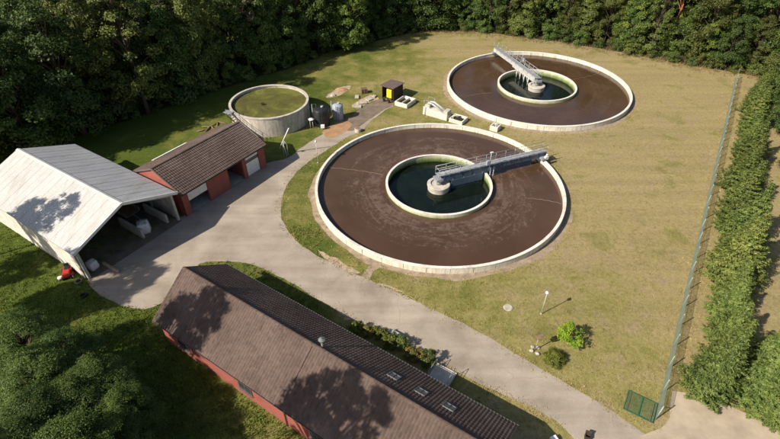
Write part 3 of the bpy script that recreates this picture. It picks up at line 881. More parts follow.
# ------------------------------------------------------------------ open storage hall
AO = Vector((-45.113, 51.657, 0)); AL, AW, AE, AR = 20.47, 6.26, 4.0, 6.38
hall = empty('storage_hall', AO, R(-32.5))
tag(hall, 'open fronted storage hall with pale corrugated gable roof', 'hall')
hw = AW - 0.35
wp = MB().bx(0, 0.98, -0.05, 0.05, 0, AE - 0.1).mesh('wall_panel', MAT['palewall'])
n = int((AL - 1.4) / 1.0)
for k in range(n):
    for s in (-1, 1):
        o = link_mesh('wall_panel', wp, hall); o.location = (0.5 + k * 1.0, s * hw, 0)
MB().add(*gable_wall(0.3, hw - 0.06, AE - 0.15, AR - 0.25, 0.15)).build('gable_wall', MAT['palewall'], hall)
for x in (0.7, 5.4, 10.1, 14.8, AL - 0.7):
    for s in (-1, 1):
        MB().bx(x - 0.14, x + 0.14, s * hw - 0.14 - s * 0.20, s * hw + 0.14 - s * 0.20, 0, AE - 0.2).build('column', MAT['concrete'], hall)
        MB().bar((x, s * (hw - 0.2), AE - 0.32), (x, 0, AR - 0.36), 0.16, 0.3).build('rafter', MAT['grey_metal'], hall)
MB().bx(0.4, AL - 0.3, -hw + 0.05, hw - 0.05, 0.016, 0.03).build('floor_slab', MAT['path'], hall)
sl = math.hypot(AW, AR - AE)
ns = 20
sw = AL / ns
def corr(s):
    vs, fs = [], []
    m = 30
    for i in range(m + 1):
        x = sw * 1.02 * i / m
        h = 0.026 * math.cos(2 * PI * i / 6.0)
        for q in (0.0, 0.5, 1.0):
            vs.append((x, s * q * AW, (AR - AE) * (1 - q) + AE + h))
    for i in range(m):
        for q in range(2):
            a = i * 3 + q
            fs.append((a, a + 1, a + 4, a + 3))
    me = MB().add(vs, fs, True).mesh('roof_sheet', MAT['sheet'])
    if me.polygons[0].normal.z < 0: me.flip_normals()
    return me
for s in (-1, 1):
    me = corr(s)
    for k in range(ns):
        o = link_mesh('roof_sheet', me, hall); o.location = (k * sw, 0, 0.005 * (k % 2))
roof_boards(AL, AW - 0.05, AE - 0.06, AR - 0.06, hall, MAT['grey_metal'])
MB().add([(-0.05, -0.28, AR - 0.03), (-0.05, 0, AR + 0.09), (-0.05, 0.28, AR - 0.03), (AL + 0.05, -0.28, AR - 0.03), (AL + 0.05, 0, AR + 0.09), (AL + 0.05, 0.28, AR - 0.03)],
         [(0, 1, 4, 3), (1, 2, 5, 4)]).build('ridge_cap', MAT['sheet'], hall)
for s in (-1, 1):
    MB().bar((AL, 0, AR + 0.0), (AL, s * (AW + 0.02), AE), 0.10, 0.30).build('fascia', MAT['white'], hall)

def gl(u, v, z=0.0, o=AO, a=R(-32.5)):
    return Vector((o.x + u * math.cos(a) - v * math.sin(a), o.y + u * math.sin(a) + v * math.cos(a), z))
# low bay walls and stored things in the hall
for v, u0, u1, lab in ((-2.6, 15.5, AL + 1.5, 'low pale timber sleeper on the floor at left mouth of the hall'), ):
    c = gl((u0 + u1) / 2 + 0.4, v)
    o = MB().box((0, 0, 0.14), (2.6, 0.24, 0.26)).build('timber_sleeper', MAT['palewood'], None, 0.02)
    o.location = gl(AL - 0.1, -3.6, 0.018); o.rotation_euler = (0, 0, R(-30)); tag(o, lab, 'timber')
for v, lab in ((1.4, 'low concrete bay wall in the middle of the open hall'), (4.7, 'low concrete bay wall at right side of the open hall')):
    o = MB().box((0, 0, 0.6), (4.2, 0.28, 1.2)).build('bay_wall', MAT['concrete'], None, 0.03)
    o.location = gl(AL - 3.4, v, 0.03); o.rotation_euler = (0, 0, R(-32.5)); tag(o, lab, 'wall', 'bay walls in the hall')
def bigbag(loc, rz, label, s=1.0):
    bmx = bmesh.new()
    bmesh.ops.create_cube(bmx, size=1.0)
    bmesh.ops.subdivide_edges(bmx, edges=bmx.edges[:], cuts=5, use_grid_fill=True)
    for v in bmx.verts:
        r_ = v.co.normalized() * 0.62
        v.co = v.co * 0.55 + r_ * 0.45
        v.co += v.co.normalized() * 0.06 * mnoise.noise(v.co * 4 + Vector((rz, 0, 0)))
        v.co.z = (v.co.z + 0.5) * 1.15
    me = bpy.data.meshes.new('bulk_bag'); bmx.to_mesh(me); bmx.free(); me.materials.append(MAT['white'])
    for p in me.polygons: p.use_smooth = True
    root = empty('bulk_bag', loc, rz); root.scale = (s, s, s)
    link_mesh('sack', me, root)
    for a in range(4):
        x, y = 0.36 * math.cos(a * PI / 2 + PI / 4), 0.36 * math.sin(a * PI / 2 + PI / 4)
        MB().tube([(x, y, 1.1), (x * 1.2, y * 1.2, 1.32), (x * 0.8, y * 1.1, 1.1)], 0.02, 5).build('lifting_loop', MAT['blue_metal'], root)
    tag(root, label, 'bag', 'bulk bags in the hall')
bigbag(gl(AL - 2.2, 2.2, 0.03), 0.4, 'white bulk bag standing beside the middle bay wall in the hall', 1.25)
bigbag(gl(AL - 1.6, -4.6, 0.03), 1.1, 'small pale bag just inside the left mouth of the hall', 0.9)
# trailer deep in the hall
trl = empty('farm_trailer', gl(AL - 7.0, 3.0, 0.03), R(-32.5))
tag(trl, 'grey flat trailer parked in the shade inside the hall', 'trailer')
MB().bx(-1.8, 1.8, -0.9, 0.9, 0.75, 0.85).build('bed', MAT['wood'], trl)
for s in (-1, 1): MB().bx(-1.8, 1.8, s * 0.9 - 0.03, s * 0.9 + 0.03, 0.853, 1.3).build('side_board', MAT['grey_metal'], trl)
for s in (-1, 1):
    w_ = MB().tube([(0.2, s * 0.95, 0.38), (0.2, s * 1.15, 0.38)], 0.38, 18).build('wheel', MAT['rubber'], trl)
    MB().tube([(0.2, s * 1.14, 0.38), (0.2, s * 1.17, 0.38)], 0.18, 12).build('rim', MAT['grey_metal'], w_)
MB().bar((1.8, 0, 0.7), (3.1, 0, 0.45), 0.1, 0.12).build('drawbar', MAT['grey_metal'], trl)

# ride-on mower and clutter at the hall corner
mw = empty('ride_on_mower', gp(69, 275), R(-70))
tag(mw, 'red ride on mower parked at the left front corner of the hall', 'mower')
MB().bx(-0.05, 0.85, -0.32, 0.32, 0.45, 0.85).build('bonnet', MAT['red'], mw, 0.06)
MB().bx(-0.85, -0.05, -0.42, 0.42, 0.42, 0.68).build('rear_body', MAT['red'], mw, 0.05)
MB().bx(-0.75, 0.75, -0.25, 0.25, 0.28, 0.44).build('chassis', MAT['dark'], mw)
se = MB().bx(-0.62, -0.2, -0.24, 0.24, 0.69, 0.80).bx(-0.72, -0.60, -0.24, 0.24, 0.72, 1.15).build('seat', MAT['black_plastic'], mw, 0.03)
sw_ = MB().tube([(0.02, 0, 0.8), (-0.12, 0, 1.12)], 0.03, 8).build('steering_column', MAT['dark'], mw)
MB().tube([(-0.12 + 0.17 * math.cos(a) * 0.9, 0.17 * math.sin(a), 1.12 + 0.06 * math.cos(a)) for a in [k * PI / 8 for k in range(17)]], 0.018, 6, cap=False).build('steering_wheel', MAT['black_plastic'], sw_)
MB().lathe([(0.02, 0.30), (0.5, 0.28), (0.55, 0.12)], 20, c=(0.05, 0, 0)).build('mower_deck', MAT['red'], mw)
for x, y, r_ in ((0.6, 0.42, 0.2), (0.6, -0.42, 0.2), (-0.5, 0.5, 0.28), (-0.5, -0.5, 0.28)):
    w_ = MB().tube([(x, y - 0.09, r_), (x, y + 0.09, r_)], r_, 16).build('wheel', MAT['rubber'], mw)
    MB().tube([(x, y - 0.1, r_), (x, y + 0.1, r_)], r_ * 0.5, 12).build('rim', MAT['white'], w_)
def tyre(loc, r_, label, mat='rubbergrey', tilt=0.0):
    m = MB()
    prof = [(r_ * 0.62 + r_ * 0.28 * (1 + math.cos(a)) * 0.68, 0.11 + 0.11 * math.sin(a)) for a in [2 * PI * k / 10 for k in range(10)]]
    m.lathe(prof, 24, closed_profile=True, sm=True)
    o = m.build('tyre', MAT[mat]); o.location = loc; o.rotation_euler = (tilt, 0, 0)
    tag(o, label, 'tyre', 'loose tyres by the hall')
tyre(gp(79, 282), 0.40, 'pale dusty tyre lying beside the red mower')
tyre(gp(84, 296), 0.36, 'dark tyre lying on the grass in front of the hall', 'rubber')
can = empty('plastic_canister', gp(61.5, 279)); tag(can, 'white plastic canister lying in the grass beside the red mower', 'canister')
MB().tube([(-0.28, 0, 0.2), (-0.22, 0, 0.2), (0.22, 0, 0.2), (0.28, 0, 0.2)], [0.12, 0.2, 0.2, 0.12], 14).build('body', MAT['white'], can)
MB().tube([(0.28, 0, 0.2), (0.36, 0, 0.2)], 0.05, 10).build('cap', MAT['blue_metal'], can)
can.rotation_euler = (0, 0, 0.5)

# ------------------------------------------------------------------ small plant by the path
def vessel(loc, r_, h, mat, label, dome, ribs):
    root = empty('storage_vessel', loc)
    tag(root, label, 'vessel')
    MB().lathe([(r_, 0.0), (r_, h), (r_ - 0.04, h + 0.05), (r_ * 0.55, h + dome), (0.02, h + dome * 1.15)], 32, sm=True).build('shell', mat, root)
    for z in ribs: MB().lathe([(r_ + 0.002, z), (r_ + 0.04, z + 0.02), (r_ + 0.04, z + 0.08), (r_ + 0.002, z + 0.1)], 32).build('band', mat, root)
    MB().tube([(0.2, 0.1, h + dome), (0.2, 0.1, h + dome + 0.25)], 0.22, 12).build('hatch', MAT['grey_metal'], root)
    MB().tube([(-r_ * 0.6, 0.2, h + dome * 0.6), (-r_ * 0.6, 0.2, h + 0.7), (-r_ - 0.15, 0.2, h + 0.7), (-r_ - 0.15, 0.2, 0.0)], 0.05, 8).build('pipe', MAT['grey_metal'], root)
    for k in range(7):
        MB().bar((-0.2, -r_ - 0.1, 0.3 + k * 0.35), (0.2, -r_ - 0.1, 0.3 + k * 0.35), 0.03, 0.03).build('rung', MAT['dark'], root)
    for x in (-0.2, 0.2): MB().bar((x, -r_ - 0.1, 0.0), (x, -r_ - 0.1, h + 0.3), 0.04, 0.04).build('ladder_rail', MAT['dark'], root)
vessel((-10.75, 70.05, 0), 1.22, 2.6, MAT['black_plastic'], 'black cylindrical vessel beside the weathered round tank', 0.22, (0.5, 1.2, 1.9))
vessel((-8.35, 72.0, 0), 0.86, 2.25, MAT['greytank'], 'pale grey cylindrical vessel beside the black one', 0.25, (0.7, 1.5))

sg = empty('vent_stand', gp(312, 128.5)); tag(sg, 'white capped twin vent pipes beside the black vessel', 'vent')
for x in (-0.2, 0.2): MB().tube([(x, 0, 0), (x, 0, 1.55)], 0.045, 8).build('pipe', MAT['pale_metal'], sg)
MB().lathe([(0.02, 0.16), (0.22, 0.12), (0.42, 0.0), (0.42, -0.05), (0.02, -0.05)], 18, c=(0, 0, 1.6)).build('cap', MAT['white'], sg)
cb = empty('meter_box', gp(323, 129.3)); tag(cb, 'small white meter box standing in front of the black vessel', 'box')
MB().bx(-0.3, 0.3, -0.2, 0.2, 0.25, 0.75).build('cabinet', MAT['white'], cb, 0.02)
MB().bx(-0.04, 0.04, -0.04, 0.04, 0, 0.25).build('post', MAT['grey_metal'], cb)
MB().bx(-0.26, 0.26, -0.22, -0.203, 0.29, 0.71).build('door', MAT['white'], cb)

def lamp(loc, h, label, head=0.17):
    root = empty('path_lamp', loc); tag(root, label, 'lamp', 'slim lamp posts')
    MB().tube([(0, 0, 0), (0, 0, h - 0.2)], [0.045, 0.03], 8).build('pole', MAT['pale_metal'], root)
    MB().lathe([(0.02, 0.0), (head * 0.7, 0.03), (head, 0.16), (head * 0.75, 0.30), (0.02, 0.36)], 16, c=(0, 0, h - 0.25), sm=True).build('lamp_head', MAT['white'], root)
    MB().tube([(0, 0, 0), (0, 0, 0.12)], 0.11, 10).build('base', MAT['concrete'], root)
lamp(gp(541, 314), 3.1, 'slim pole lamp with white head on the lawn below the front basin')
lamp(gp(318, 163), 3.5, 'slim pole lamp with white head on lawn strip left of front basin')

dv = empty('davit_crane', gp(286.5, 156), R(-20)); tag(dv, 'white inclined davit boom on a stand at the garage corner', 'crane')
for x, y in ((-0.22, -0.2), (0.22, -0.2), (0.0, 0.25)): MB().tube([(x, y, 0), (-0.3, 0, 2.1)], 0.03, 8).build('leg', MAT['pale_metal'], dv)
MB().tube([(-0.95, 0, 1.05), (1.05, 0, 4.65)], 0.07, 10).build('boom', MAT['white'], dv)
MB().tube([(-0.1, -0.14, 2.1), (-0.1, 0.14, 2.1)], 0.16, 12).build('winch', MAT['grey_metal'], dv)
MB().tube([(0.3, 0, 0.1), (0.35, 0, 1.9), (-0.1, 0, 2.5)], 0.022, 6).build('stay', MAT['white'], dv)

# open shed with yellow cabinet
sh = empty('tool_shed', gp(381.5, 99) + Vector((0.1, 0.1, 0)), R(-33.3)); tag(sh, 'small dark shed with brown flat roof near the round basins', 'shed')
sx_, sy_ = 2.35, 3.0
for x in (0.05, sx_ - 0.05):
    for y in (0.05, sy_ - 0.05): MB().bx(x - 0.05, x + 0.05, y - 0.05, y + 0.05, 0, 2.35).build('post', MAT['darkwood'], sh)
for k in range(14):
    z = 0.05 + k * 0.165
    MB().bx(0.02, 0.045, 0.1, sy_ - 0.1, z, z + 0.158).build('plank', MAT['darkwood'], sh)
    MB().bx(sx_ - 0.045, sx_ - 0.02, 0.1, sy_ - 0.1, z, z + 0.158).build('plank', MAT['darkwood'], sh)
    MB().bx(0.1, sx_ - 0.1, sy_ - 0.045, sy_ - 0.02, z, z + 0.158).build('plank', MAT['darkwood'], sh)
MB().add([(-0.2, -0.35, 2.55), (sx_ + 0.2, -0.35, 2.55), (sx_ + 0.2, sy_ + 0.2, 2.36), (-0.2, sy_ + 0.2, 2.36), (-0.2, -0.35, 2.45), (sx_ + 0.2, -0.35, 2.45), (sx_ + 0.2, sy_ + 0.2, 2.26), (-0.2, sy_ + 0.2, 2.26)],
         [(0, 1, 2, 3), (4, 5, 6, 7), (0, 1, 5, 4), (1, 2, 6, 5), (2, 3, 7, 6), (3, 0, 4, 7)]).build('roof', MAT['felt'], sh)
yc = empty('yellow_cabinet', sh.location + GX * 1.45 - GY * 0.02, R(-33.3)); tag(yc, 'bright yellow cabinet standing in the mouth of the small shed', 'cabinet')
MB().bx(-0.5, 0.5, 0.0, 0.5, 0.5, 2.0).build('body', MAT['yellow'], yc, 0.02)
for s in (-1, 1): MB().bx(s * 0.25 - 0.23, s * 0.25 + 0.23, -0.025, -0.003, 0.55, 1.95).build('door', MAT['yellow'], yc)
for x in (-0.42, 0.42): MB().bx(x - 0.05, x + 0.05, 0.1, 0.4, 0, 0.497).build('foot', MAT['dark'], yc)
for k, (x, y) in enumerate(((384, 101.5), (389, 103))):
    bk = empty('bucket', gp(x, y)); tag(bk, ('dark bucket in front of the shed opening', 'dark bucket to the right in front of the yellow cabinet')[k], 'bucket', 'buckets by the shed')
    MB().lathe([(0.02, 0.02), (0.18, 0.0), (0.23, 0.5), (0.20, 0.5), (0.16, 0.06), (0.02, 0.06)], 16).build('pail', MAT['dark'], bk)
    MB().tube([(0.23 * math.cos(a), 0.0, 0.5 + 0.2 * math.sin(a)) for a in [PI * q / 8 for q in range(9)]], 0.012, 5).build('handle', MAT['grey_metal'], bk)

def open_box(name, loc, lx, ly, h, label, cat, mat, parts=2, fill=None, t=0.2):
    root = empty(name, loc, R(-33.3)); tag(root, label, cat)
    MB().bx(0, lx, 0, t, 0, h).build('wall', mat, root, 0.02)
    MB().bx(0, lx, ly - t, ly, 0, h).build('wall', mat, root, 0.02)
    MB().bx(0, t, t, ly - t, 0, h - 0.003).build('wall', mat, root, 0.02)
    MB().bx(lx - t, lx, t, ly - t, 0, h - 0.003).build('wall', mat, root, 0.02)
    for k in range(1, parts):
        MB().bx(lx * k / parts - 0.06, lx * k / parts + 0.06, t, ly - t, 0, h - 0.08).build('divider', mat, root)
    MB().bx(t, lx - t, t, ly - t, 0.02, h * 0.35).build('filling', MAT['litter'] if fill is None else fill, root)
    return root
open_box('storage_bunker', gp(394.6, 105.3), 2.45, 2.9, 0.72, 'low pale concrete bunker with two compartments in front of the shed', 'bunker', MAT['palewall'])
p1 = empty('pump_chamber', gp(422.8, 114.3), R(-33.3)); tag(p1, 'whitewashed sloping pump chamber with pipes between the two basins', 'pump chamber')
MB().add([(0, 0, 0), (4.4, 0, 0), (4.4, 1.7, 0), (0, 1.7, 0), (0, 0, 1.40), (4.4, 0, 0.85), (4.4, 1.7, 0.85), (0, 1.7, 1.40)],
         [(3, 2, 1, 0), (4, 5, 6, 7), (0, 1, 5, 4), (1, 2, 6, 5), (2, 3, 7, 6), (3, 0, 4, 7)]).build('chamber', MAT['palewall'], p1, 0.03)
MB().tube([(0.7, 0.5, 1.2), (0.7, 0.5, 1.9), (1.3, 0.5, 2.0), (3.6, 0.5, 1.05)], 0.16, 10).build('pipe', MAT['pale_metal'], p1)
MB().tube([(0.8, 1.1, 1.2), (0.8, 1.1, 1.95), (1.4, 1.1, 2.05), (3.9, 1.1, 1.0)], 0.16, 10).build('pipe', MAT['pale_metal'], p1)
MB().bx(0.2, 1.1, 0.2, 1.5, 1.25, 1.75).build('pump_housing', MAT['concrete'], p1, 0.05)
for x in (0.1, 1.2):
    for y in (0.1, 1.6): MB().tube([(x, y, 1.2), (x, y, 2.5)], 0.03, 6).build('railing_post', MAT['grey_metal'], p1)
for y in (0.1, 1.6): MB().tube([(0.1, y, 2.5), (1.2, y, 2.5)], 0.03, 6).build('handrail', MAT['grey_metal'], p1)
MB().bx(3.55, 4.35, 0.2, 1.5, 0.9, 1.45).build('cover_box', MAT['concrete'], p1, 0.04)
MB().tube([(0.45, -0.15, 0), (0.45, -0.15, 1.5)], 0.05, 8).build('standpipe', MAT['grey_metal'], p1)
vb = open_box('valve_pit', gp(448.6, 121.9), 2.35, 2.1, 0.62, 'low open concrete valve pit joined beside the sloping pump chamber', 'pit', MAT['palewall'], 1)
MB().tube([(0.5, 0.5, 0.2), (0.5, 0.5, 0.95), (0.9, 0.9, 0.95), (1.5, 1.5, 0.4)], 0.12, 8).build('valve_pipe', MAT['pale_metal'], vb)
MB().lathe([(0.02, 0.0), (0.26, 0.0), (0.26, 0.05), (0.02, 0.05)], 16, c=(1.5, 0.8, 0.95)).tube([(1.5, 0.8, 0.2), (1.5, 0.8, 0.95)], 0.04, 8).build('hand_wheel', MAT['dark'], vb)
sbx = open_box('valve_pit', gp(489.3, 130.3), 1.3, 1.35, 0.8, 'small square concrete valve pit close to the back basin wall', 'pit', MAT['palewall'], 1)
MB().tube([(0.4, 0.6, 0.2), (0.4, 0.6, 1.1), (0.9, 0.8, 1.1), (0.9, 0.8, 0.3)], 0.1, 8).build('valve_pipe', MAT['pale_metal'], sbx)

# stones, slabs and heaps on the lawn by the path
def rock(name, loc, s, label, cat, mat='stone', seed=0, group=None, flat=0.6):
    bmx = bmesh.new(); bmesh.ops.create_icosphere(bmx, subdivisions=3, radius=1.0)
    for v in bmx.verts:
        k = 1 + 0.35 * mnoise.noise(v.co * 1.2 + Vector((seed * 3.7, 0, 0))) + 0.12 * mnoise.noise(v.co * 3.5 + Vector((seed, 5, 0)))
        v.co *= k; v.co.z *= flat
        v.co = Vector((v.co.x * s[0], v.co.y * s[1], max(v.co.z * s[2], -0.02)))
    me = bpy.data.meshes.new(name); bmx.to_mesh(me); bmx.free(); me.materials.append(MAT[mat])
    o = link_mesh(name, me); o.location = loc; tag(o, label, cat, group)
    return o
rock('sand_heap', gp(342, 90), (1.1, 0.8, 0.7), 'flat heap of orange sand on the lawn behind the vessels', 'sand heap', 'sand', 2, flat=0.45)
rock('boulder', gp(333, 96), (0.45, 0.4, 0.6), 'pale boulder left of the orange sand heap', 'stone', 'stone', 7, 'loose stones')
for k, (x, y, w_, l_) in enumerate(((357, 107, 1.5, 1.0), (362, 103.5, 1.7, 0.9), (369, 100, 1.1, 0.9), (374, 97, 0.9, 0.7), (357, 97.5, 1.2, 0.7))):
    o = MB().box((0, 0, 0.12), (w_, l_, 0.2)).build('stone_slab', MAT['stone'], None, 0.03)
    o.location = gp(x, y, 0.022); o.rotation_euler = (0.03 * (k % 3 - 1), 0.02, 0.4 * k)
    tag(o, ('pale stone slab lying nearest to the path', 'long pale stone slab, second from the path', 'square stone slab in the middle of the row towards the shed', 'small stone slab nearest to the shed', 'thin stone slab lying behind the others on the lawn')[k], 'slab', 'stone slabs beside the path')
pl = empty('pallet_stack', gp(364, 93), 0.3); tag(pl, 'small stack of dark pallets and blocks left of the shed', 'pallet stack')
for k in range(6):
    z = 0.15 * k
    for q in range(5): MB().bx(-0.55, 0.55, -0.45 + q * 0.2, -0.33 + q * 0.2, z + 0.10, z + 0.13).build('board', MAT['wood'], pl)
    for q in (-0.5, 0, 0.5): MB().bx(q - 0.05, q + 0.05, -0.45, 0.47, z, z + 0.097).build('block', MAT['wood'], pl)
wl = empty('brick_well', gp(358, 131.5)); tag(wl, 'low round manhole ring standing at the edge of the path', 'manhole')
MB().lathe([(0.36, 0), (0.5, 0), (0.5, 0.55), (0.36, 0.55)], 20, closed_profile=True).build('ring', MAT['concrete'], wl)
MB().lathe([(0.02, 0.6), (0.42, 0.58), (0.42, 0.552)], 20).build('lid', MAT['wood'], wl)
cv = MB().lathe([(0.02, 0.07), (0.42, 0.06), (0.46, 0.0)], 24).build('manhole_cover', MAT['stone']); cv.location = gp(508, 307.5); tag(cv, 'pale round manhole cover in the lawn left of the pole lamp', 'manhole cover')
# logs behind the garage
for k in range(7):
    x, y = 208 + 6 * (k % 4) - 1.2 * k, 127.5 - 2.2 * (k % 4) + 0.9 * k
    p = gp(x, y); a = 0.9 * k
    o = MB().tube([(-0.9, 0, 0.15), (0.9, 0, 0.15)], [0.10, 0.08], 9).build('log', MAT['wood']); o.location = p; o.rotation_euler = (0, 0, a)
    tag(o, 'cut log lying behind the garage, %s of the scatter from the left' % ordinal(sorted(range(7), key=lambda j: 6 * (j % 4) - 1.2 * j).index(k)), 'log', 'cut logs behind the garage')

# birdhouse on a post with stones at its foot
bp = gp(535, 350)
bh = empty('birdhouse', bp, R(20)); tag(bh, 'small weathered birdhouse on a post beside the road', 'birdhouse')
MB().tube([(0, 0, 0), (0, 0, 1.75)], 0.045, 8).build('post', MAT['palewood'], bh)
MB().bx(-0.2, 0.2, -0.2, 0.2, 1.75, 2.0).build('house', MAT['wood'], bh)
MB().add([(-0.32, -0.3, 1.98), (0.32, -0.3, 1.98), (0.32, 0, 2.22), (-0.32, 0, 2.22), (-0.32, 0.3, 1.98), (0.32, 0.3, 1.98)], [(0, 1, 2, 3), (3, 2, 5, 4)]).build('roof', MAT['wood'], bh)
for k, (x, y) in enumerate(((-0.35, -0.1), (0.1, -0.4), (0.3, 0.2), (-0.15, 0.3))):
    rock('foot_stone', bp + Vector((x, y, 0.05)), (0.2, 0.18, 0.25), ('pale stone at left of the birdhouse post', 'pale stone in front of the birdhouse post', 'pale stone at right of the birdhouse post', 'pale stone behind the birdhouse post')[k], 'stone', 'stone', k + 20, 'stones at the birdhouse')

gb = gp(397, 337)
be = empty('garden_bench', gb, R(-33.3)); tag(be, 'grey garden bench among the shrubs beside the road', 'bench')
for k in range(3): MB().bx(-0.8, 0.8, -0.22 + k * 0.15, -0.10 + k * 0.15, 0.43, 0.47).build('slat', MAT['pale_metal'], be)
for x in (-0.65, 0.65): MB().bx(x - 0.06, x + 0.06, -0.2, 0.2, 0, 0.427).build('leg', MAT['concrete'], be)
bn = empty('litter_bin', gp(587, 438), R(-20)); bn.scale = (0.7, 0.7, 0.7); tag(bn, 'dark brown open bin at the near edge of the road', 'bin')
MB().bx(-0.3, 0.3, -0.25, -0.21, 0, 0.6).bx(-0.3, 0.3, 0.21, 0.25, 0, 0.6).bx(-0.3, -0.26, -0.21, 0.21, 0, 0.597).bx(0.26, 0.3, -0.21, 0.21, 0, 0.597).bx(-0.26, 0.26, -0.21, 0.21, 0.0, 0.1).build('shell', MAT['darkwood'], bn)
MB().box((0, 0.3, 0.62), (0.62, 0.5, 0.03), m=Matrix.Rotation(0.9, 3, 'X')).build('lid', MAT['darkwood'], bn)
wc = empty('garden_table', gp(553, 441), 0.4); wc.scale = (0.65, 0.65, 0.65); tag(wc, 'white garden table in the shade at the end of the brick building', 'table')
MB().bx(-0.4, 0.4, -0.3, 0.3, 0.68, 0.72).build('table_top', MAT['white'], wc)
for x in (-0.34, 0.34):
    for y in (-0.24, 0.24): MB().bx(x - 0.03, x + 0.03, y - 0.03, y + 0.03, 0, 0.677).build('leg', MAT['white'], wc)

# ------------------------------------------------------------------ wire fence and gate leaf
FA, FB = Vector((21.2, 20.5, 0)), Vector((64.2, 87.4, 0))
fd = FB - FA; FL = fd.length
fence = empty('wire_fence', FA, math.atan2(fd.y, fd.x)); tag(fence, 'tall pale chain link fence between the lawn and the conifer hedge', 'fence')
NP = 29; pw = FL / NP; FH = 1.9
def chain(w, h, pitch, r_):
    m = MB()
    k = -h
    while k < w:
        for sgn in (1, -1):
            a0, a1 = max(0.0, k), min(w, k + h)
            if a1 - a0 > 0.03:
                if sgn == 1: p, q = (a0, 0, a0 - k), (a1, 0, a1 - k)
                else: p, q = (a0, 0, h - (a0 - k)), (a1, 0, h - (a1 - k))
                m.tube([p, q], r_, 3, cap=False, sm=False)
        k += pitch
    return m
cm = chain(pw - 0.06, FH - 0.08, 0.16, 0.007)
for z in (0.05, FH / 2, FH - 0.09): cm.tube([(0, 0, z), (pw - 0.06, 0, z)], 0.012, 4, cap=False)
cme = cm.mesh('mesh_panel', MAT['wire'])
pme = MB().tube([(0, 0, 0), (0, 0, FH + 0.1)], 0.045, 8).mesh('fence_post', MAT['post'])
for k in range(NP + 1):
    o = link_mesh('fence_post', pme, fence); o.location = (k * pw, 0, 0); o.rotation_euler = (random.uniform(-.015, .015), random.uniform(-.015, .015), 0)
    if k < NP:
        o = link_mesh('mesh_panel', cme, fence); o.location = (k * pw + 0.03, 0.02, 0.05)
MB().bar((0, 0, 1.6), (1.4, 0.0, 0.05), 0.05, 0.05).build('brace', MAT['post'], fence)
g0 = gp(637, 416.5)
gate = empty('gate_leaf', (g0.x, g0.y, 0), R(-33.3)); tag(gate, 'green wire mesh gate leaf lying on the grass at the fence end', 'gate')
gf = MB()
gw, gh = 2.25, 1.95
for a, b_ in (((-gw / 2 + .03, 0, 0), (gw / 2 - .03, 0, 0)), ((-gw / 2 + .03, gh, 0), (gw / 2 - .03, gh, 0)), ((-gw / 2, -.03, 0.001), (-gw / 2, gh + .03, 0.001)), ((gw / 2, -.03, 0.001), (gw / 2, gh + .03, 0.001)), ((0, .03, 0), (0, gh - .03, 0))):
    gf.bar((a[0], a[1], 0.16), (b_[0], b_[1], 0.16), 0.05, 0.05)
gf.build('gate_frame', MAT['greenwire'], gate)
gm_ = MB()
for k in range(1, 23): gm_.tube([(-gw / 2 + k * gw / 23, 0.02, 0.165), (-gw / 2 + k * gw / 23, gh - 0.02, 0.165)], 0.008, 4, cap=False)
for k in range(1, 20): gm_.tube([(-gw / 2 + 0.02, k * gh / 20, 0.17), (gw / 2 - 0.02, k * gh / 20, 0.17)], 0.008, 4, cap=False)
gm_.build('wire_mesh', MAT['greenwire'], gate)
for x in (-0.9, 0.9): MB().box((x, gh * 0.5, 0.067), (0.1, gh, 0.13)).build('support_timber', MAT['wood'], gate)

# ------------------------------------------------------------------ vegetation
def leaf_mesh(name, pts, nrm, size, aspect, tone, mat, along=None):
    """many small four-cornered leaves; pts, nrm: (n,3); size, tone: (n,)"""
    n = len(pts)
    rng = np.random.RandomState(n % 9973)
    nrm = nrm / (np.linalg.norm(nrm, axis=1, keepdims=True) + 1e-9)
    if along is None:
        along = rng.normal(size=(n, 3))
    u = along - nrm * (along * nrm).sum(1, keepdims=True)
    u /= (np.linalg.norm(u, axis=1, keepdims=True) + 1e-9)
    v = np.cross(nrm, u)
    a = size[:, None] * 0.5; b = a * aspect
    bend = nrm * a * 0.25
    V = np.stack([pts - u * a - bend, pts + v * b, pts + u * a - bend, pts - v * b], 1).reshape(-1, 3)
    me = bpy.data.meshes.new(name)
    me.vertices.add(4 * n); me.vertices.foreach_set('co', V.astype(np.float32).ravel())
    me.loops.add(4 * n); me.loops.foreach_set('vertex_index', np.arange(4 * n, dtype=np.int32))
    me.polygons.add(n); me.polygons.foreach_set('loop_start', np.arange(0, 4 * n, 4, dtype=np.int32)); me.polygons.foreach_set('loop_total', np.full(n, 4, np.int32))
    at = me.attributes.new('tone', 'FLOAT', 'POINT'); at.data.foreach_set('value', np.repeat(tone, 4).astype(np.float32))
    me.materials.append(mat); me.update(calc_edges=True)
    return me

